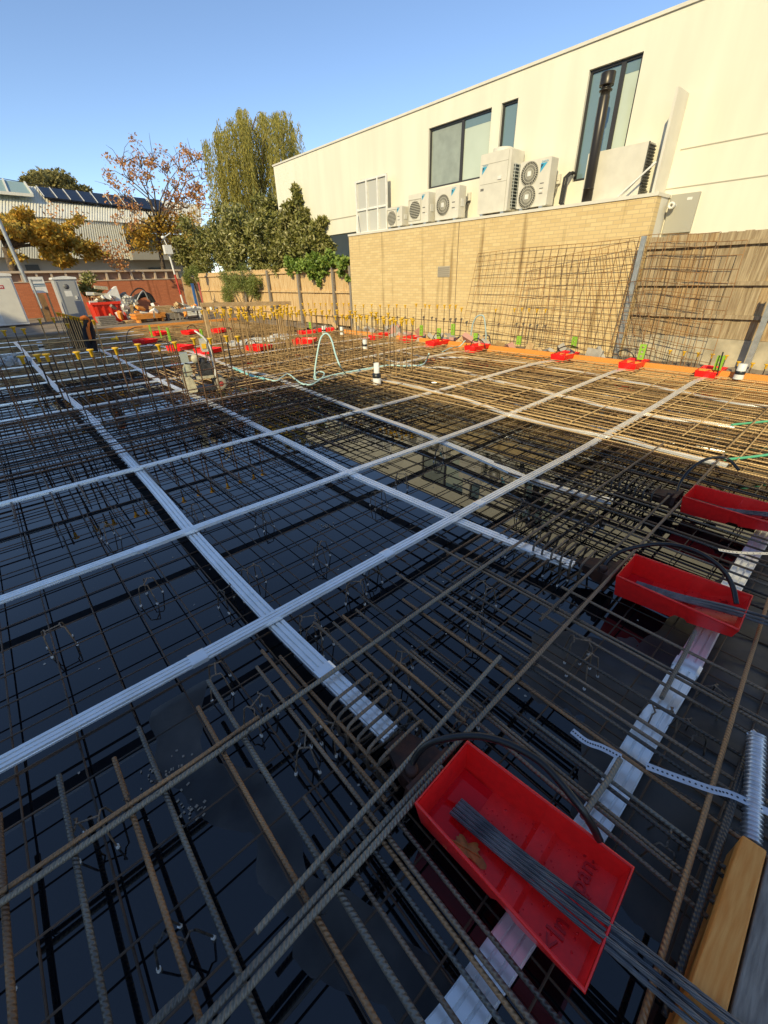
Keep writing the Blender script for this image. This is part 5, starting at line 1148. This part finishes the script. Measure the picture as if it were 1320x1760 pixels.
# red skip with rubbish
a = atY(165, 548, 28); b = atY(213, 516, 28); w = b.x-a.x
t = thing('rubbish_skip', 'bright red plastic skip heaped with rubbish', 'skip', (a.x, 28, .1))
h = b.z-.15; g = MB(); g.add([(.1, 0, 0), (w-.1, 0, 0), (w-.1, 1.2, 0), (.1, 1.2, 0), (0, -.1, h), (w, -.1, h), (w, 1.3, h), (0, 1.3, h)], [(3, 2, 1, 0), (0, 1, 5, 4), (1, 2, 6, 5), (2, 3, 7, 6), (3, 0, 4, 7)])
for k in range(5): x = w*(k+.5)/5; g.box((x-.05, -.14, h*.1), (x+.05, -.085, h*.98))
g.box((-.06, -.2, h-.1), (w+.06, -.101, h+.02)); g.build('tub', mat('bright red tub', (0.72, 0.035, 0.008), .4), t)
g = MB(); g.box((.06, -.05, h-.2), (w-.06, 1.2, h-.1)); rb = g.build('lining', GREYT, t)
def junk(mb, c, n, s):
    for k in range(n):
        p = Vector(c)+Vector((random.gauss(0, s[0]), random.gauss(0, s[1]), abs(random.gauss(0, s[2])))); M = Matrix.Translation(p) @ Matrix.Rotation(random.uniform(0, 3), 4, (random.random(), random.random(), random.random()+.1))
        mb.cur = random.randrange(4); mb.box((-random.uniform(.1, .4), -.05-random.random()*.1, -.02), (random.uniform(.1, .4), .05+random.random()*.1, .03+random.random()*.12), M)
g = MB(); junk(g, (w*.5, .5, h-.05), 24, (w*.25, .3, .22)); tag(g.build('rubbish_heap', [PINE, WHITEP, GREYT, SKIN], None, t.location), 'mixed timber and card rubbish heaped in the red skip', 'rubbish', None, 'stuff')
o = MB(); cloud(o, blob(atY(222, 528, 28), (.35, .35, .45), 500, .75), .22, 1.1); tag(o.build('rubbish_bag', mat('white bag', (0.62, 0.60, 0.54), .5)), 'crumpled white rubbish bag right of the red skip', 'bag')
g = MB(); p = atY(196, 508, 28.3); M = Matrix.Translation(p) @ Matrix.Rotation(.4, 4, 'Y'); g.add([M @ Vector(v) for v in ((-.5, 0, -.25), (.45, 0, -.3), (.05, 0, .5), (-.4, .5, -.25), (.4, .5, -.3), (.0, .4, .45))], [(0, 1, 2), (5, 4, 3), (0, 3, 4, 1), (1, 4, 5, 2), (2, 5, 3, 0)]); tag(g.build('torn_sheet', WHITEP), 'white torn sheet sticking out of the red skip', 'sheet')
# black corrugated pipe coils
for k, (pts, r, lab) in enumerate((([(232, 548), (228, 530), (232, 515), (244, 507), (256, 508), (264, 520)], .13, 'thick black corrugated pipe bent in an arch right of the white bag'), ([(224, 532), (224, 510), (234, 497), (245, 497), (254, 508), (262, 520)], .035, 'thin black pipe loop arching over the corrugated pipe'), ([(228, 540), (236, 515), (246, 500), (255, 515)], .03, 'thin grey pipe crossing the corrugated pipe'))):
    P = catmull([atY(*p, 28.5-.3*k) for p in pts], 10); rr = [r*(1+.12*(i % 2)) for i in range(len(P))] if k == 0 else r
    tag(MB().tube(P, rr, 10).build('bent_pipe', RUBBER if k < 2 else GALVP), lab, 'pipe', 'bent pipes behind the slab')
# stacks, crates, trestle and posts of the far yard
YM = [PINE, LVL, WHITEP, GREYT]
for (px, py, w, d, h, mi, lab) in ((255, 545, 1.5, .8, .25, 1, 'stack of orange boards right of the corrugated pipe'), (278, 536, 1.0, .5, .35, 0, 'pale timber planks stacked behind the orange boards'), (232, 552, 1.0, .6, .12, 0, 'pale planks lying beside the white bag'), (300, 545, .9, .6, .3, 3, 'grey weathered boards left of the timber frame'), (185, 556, .8, .5, .4, 3, 'green and grey crate below the red skip'), (330, 540, .9, .6, .45, 2, 'white packs stacked left of the timber frame')):
    p = atY(px, py, 26.5+.4*random.random()); g = MB(); z = .08; n = 5
    g0 = p.z-.05
    for k in range(n): g.box((-w/2+random.uniform(-.05, .05), -d/2, g0+h*k/n), (w/2+random.uniform(-.05, .05), d/2, g0+h*(k+.8)/n))
    for x in (-w*.4, w*.4): g.box((x-.05, -d/2+.02, .08), (x+.05, d/2-.02, g0-.001)) if g0 > .1 else None
    tag(g.build('timber_stack', YM[mi], None, (p.x, p.y, 0), (0, 0, random.uniform(-.2, .2))), lab, 'stack')
g = MB(); junk(g, atY(285, 540, 27.5), 60, (1.4, .6, .25)); tag(g.build('offcuts', YM), 'litter of offcuts and packing strewn behind the far edge board', 'offcuts', None, 'stuff')
g = MB(); junk(g, (11.1, 10.5, -.02), 60, (.2, 3.0, .05)); tag(g.build('rubble', [CONC, PINE, CONC, mat('pink packing', (0.5, 0.26, 0.2), .8)]), 'pale rubble and packing strewn along the foot of the brick wall', 'rubble', None, 'stuff')
p = atY(322, 530, 25.2); t = thing('trestle_table', 'grey topped trestle table left of the timber frame', 'table', (p.x, 25.2, .08))
g = MB(); g.box((-.7, -.4, p.z-.2), (.7, .4, p.z-.12)); g.build('tabletop', GALVP, t)
for x in (-.6, .6):
    for y in (-.33, .33): MB().box((x-.03, y-.03, 0), (x+.03, y+.03, p.z-.2005)).build('leg', GREYT, t)
for (x0_, y0_, x1_, y1_, m, lab) in ((328, 487, 340, 522, 'board blue', 'blue board standing against the far fence'), (340, 485, 350, 523, 'board pink', 'pink red board standing against the far fence')):
    p, q = atY(x0_, y0_, 30), atY(x1_, y1_, 30); g = MB(); g.box((0, 0, 0), (q.x-p.x, .06, p.z-.08)); g.box((.03, -.01, .1), (.08, -.001, p.z-.15))
    tag(g.build('standing_board', mat(m, (0.05, 0.16, 0.42) if 'blue' in m else (0.55, 0.13, 0.10), .6, var=.25, scale=4), None, (p.x, 30, .08)), lab, 'board')
# pale fence behind the yard with white van-like panel
p, q = atY(312, 478, 33), atY(455, 470, 33)
t = thing('paling_fence', 'far pale paling fence behind the feathery shrub', 'fence', (p.x, 33, 0)); L = q.x-p.x; g = MB(); x = 0
while x < L: g.box((x, 0, 0), (x+.13, .02+.01*random.random(), p.z+.05+random.uniform(-.03, .03))); x += .14
g.build('boards', FB3, t); g = MB(); g.box((0, -.06, p.z-.35), (L, -.0005, p.z-.27)); g.build('rail', FB3, t)
# timber frame of posts and beams by the back cluster
tf = 15.6
for (pts, w, lab) in (([(350, 527), (358, 565)], .11, 'left pale timber post of the frame behind the compactor'), ([(385, 527), (392, 600)], .11, 'middle pale timber post of the frame behind the compactor'), ([(478, 525), (470, 570)], .12, 'dark timber post behind the capped cluster')):
    a, b = atY(*pts[0], tf), atY(*pts[1], tf); g = MB(); g.box((-w/2, -w/2, 0), (w/2, w/2, a.z)); tag(g.build('timber_post', PINE, None, (a.x, tf, 0)), lab, 'post', 'posts of the timber frame')
for (pa_, pb2, lab) in (((345, 524), (500, 521), 'upper pale beam of the timber frame'), ((362, 556), (430, 562), 'lower pale beam of the timber frame')):
    a, b = atY(*pa_, tf-.1), atY(*pb2, tf-.1); g = MB(); g.bar((0, 0, 0), b-a, .06, .13); tag(g.build('timber_beam', PINE, None, a), lab, 'beam', 'beams of the timber frame')
# white polystyrene-like rubble strip near the back trays
g = MB()
for k in range(60):
    p = at(395+k*1.7+random.uniform(-6, 6), 592-k*.22+random.uniform(-3, 3), .03); s = random.uniform(.04, .09); g.box(p-Vector((s, s, .03)), p+Vector((s, s, s)))
tag(g.build('white_packing', WHITEP), 'white packing pieces lying in a strip behind the tray right of the compactor', 'packing', None, 'stuff')
g = MB(); p = at(20, 625, .05); cloud(g, blob(p, (.35, .35, .16), 240, .7), .16, 1.1); tag(g.build('plastic_wrap', mat('clear wrap', (0.55, 0.56, 0.55), .3)), 'crumpled pale plastic wrap at the left edge in the shade', 'plastic')
# ---------------------------------------------------------------- tie wires at the crossings of the near bars
near = [ob for ob in COL.objects if ob.get('group') in (GN, 'long bars laid across the site')]
seg = []
for ob in near:
    a = ob.matrix_world @ Vector((0, 0, 0)); L = max(v.co.x for v in ob.data.vertices); c = ob.matrix_world @ Vector((L, 0, 0)); seg.append((a, c))
TW = mat('tie wire', (0.05, 0.045, 0.04), .5, .4); tiem = None; nt_ = 0
for i, (a, c) in enumerate(seg):
    for (e, f) in seg[i+1:]:
        d1, d2 = c-a, f-e; den = d1.x*d2.y-d1.y*d2.x
        if abs(den) < .02: continue
        s = ((e.x-a.x)*d2.y-(e.y-a.y)*d2.x)/den; u = ((e.x-a.x)*d1.y-(e.y-a.y)*d1.x)/den
        if not (.02 < s < .98 and .02 < u < .98) or random.random() < .35 or nt_ > 70: continue
        p = a.lerp(c, s)
        if p.length > 4: continue
        if tiem is None:
            g = MB(); g.tube([(.017*math.cos(t_*.7), .017*math.sin(t_*.7)*.9, .016*math.sin(t_*1.4)) for t_ in range(10)], .0022, 5); g.tube([(.012, .0, .012), (.022, .006, .028), (.02, .016, .044)], .0022, 5); g.tube([(.012, .0, .012), (.03, -.004, .024), (.042, .004, .034)], .0022, 5)
            tiem = g.build('t', TW).data; bpy.data.objects.remove(COL.objects['t'])
        q = link('tie_wire', tiem, None, p, (0, 0, random.uniform(0, 6.2))); tag(q, 'twisted tie wire knotted where two near bars cross', 'wire', 'tie wires on the near bars'); nt_ += 1
# flecks afloat on the water
g = MB()
for k in range(170):
    x, y = random.uniform(-.8, 5), random.uniform(.1, 6.5); r_ = random.uniform(.003, .011); n = 5
    g.add([(x+r_*math.cos(2*math.pi*q/n+k)*random.uniform(.5, 1.3), y+r_*math.sin(2*math.pi*q/n+k)*random.uniform(.5, 1.3), WZ+.0022) for q in range(n)], [tuple(range(n))])
tag(g.build('floating_debris', mat('pale flecks', (0.42, 0.38, 0.32), .8)), 'pale flecks and sawdust afloat on the dark water', 'debris', None, 'stuff')
for (px, py, rz) in ((330, 1395, .3), (290, 1325, 1.2), (560, 905, .5), (420, 870, 2)):
    p = at(px, py, WZ+.004); g = MB()
    for k in range(26): x, y = random.gauss(0, .035), random.gauss(0, .05); g.box((x, y, 0), (x+random.uniform(.004, .016), y+random.uniform(.004, .012), .003))
    tag(g.build('foam_scum', mat('scum', (0.30, 0.26, 0.21), .9), None, p, (0, 0, rz)), 'small drift of tan scum on the water', 'scum', 'drifts of scum on the water', 'stuff')
# pipes of the air conditioners
for (px, py, lab) in ((797, 360, 'bent lagged pipe behind the third air conditioner'), (747, 365, 'bent lagged pipe between the second and third air conditioners'), (702, 372, 'bent lagged pipe between the first and second air conditioners')):
    p = atX(px, py, 12.45); tag(MB().tube(catmull([(12.74, p.y, LZ+.5), (12.6, p.y, LZ+.48), (12.5, p.y, LZ+.3), (12.45, p.y+.05, LZ+.06), (12.4, p.y+.2, LZ+.03)]), .02, 7).build('lagged_pipe', RUBBER), lab, 'pipe')
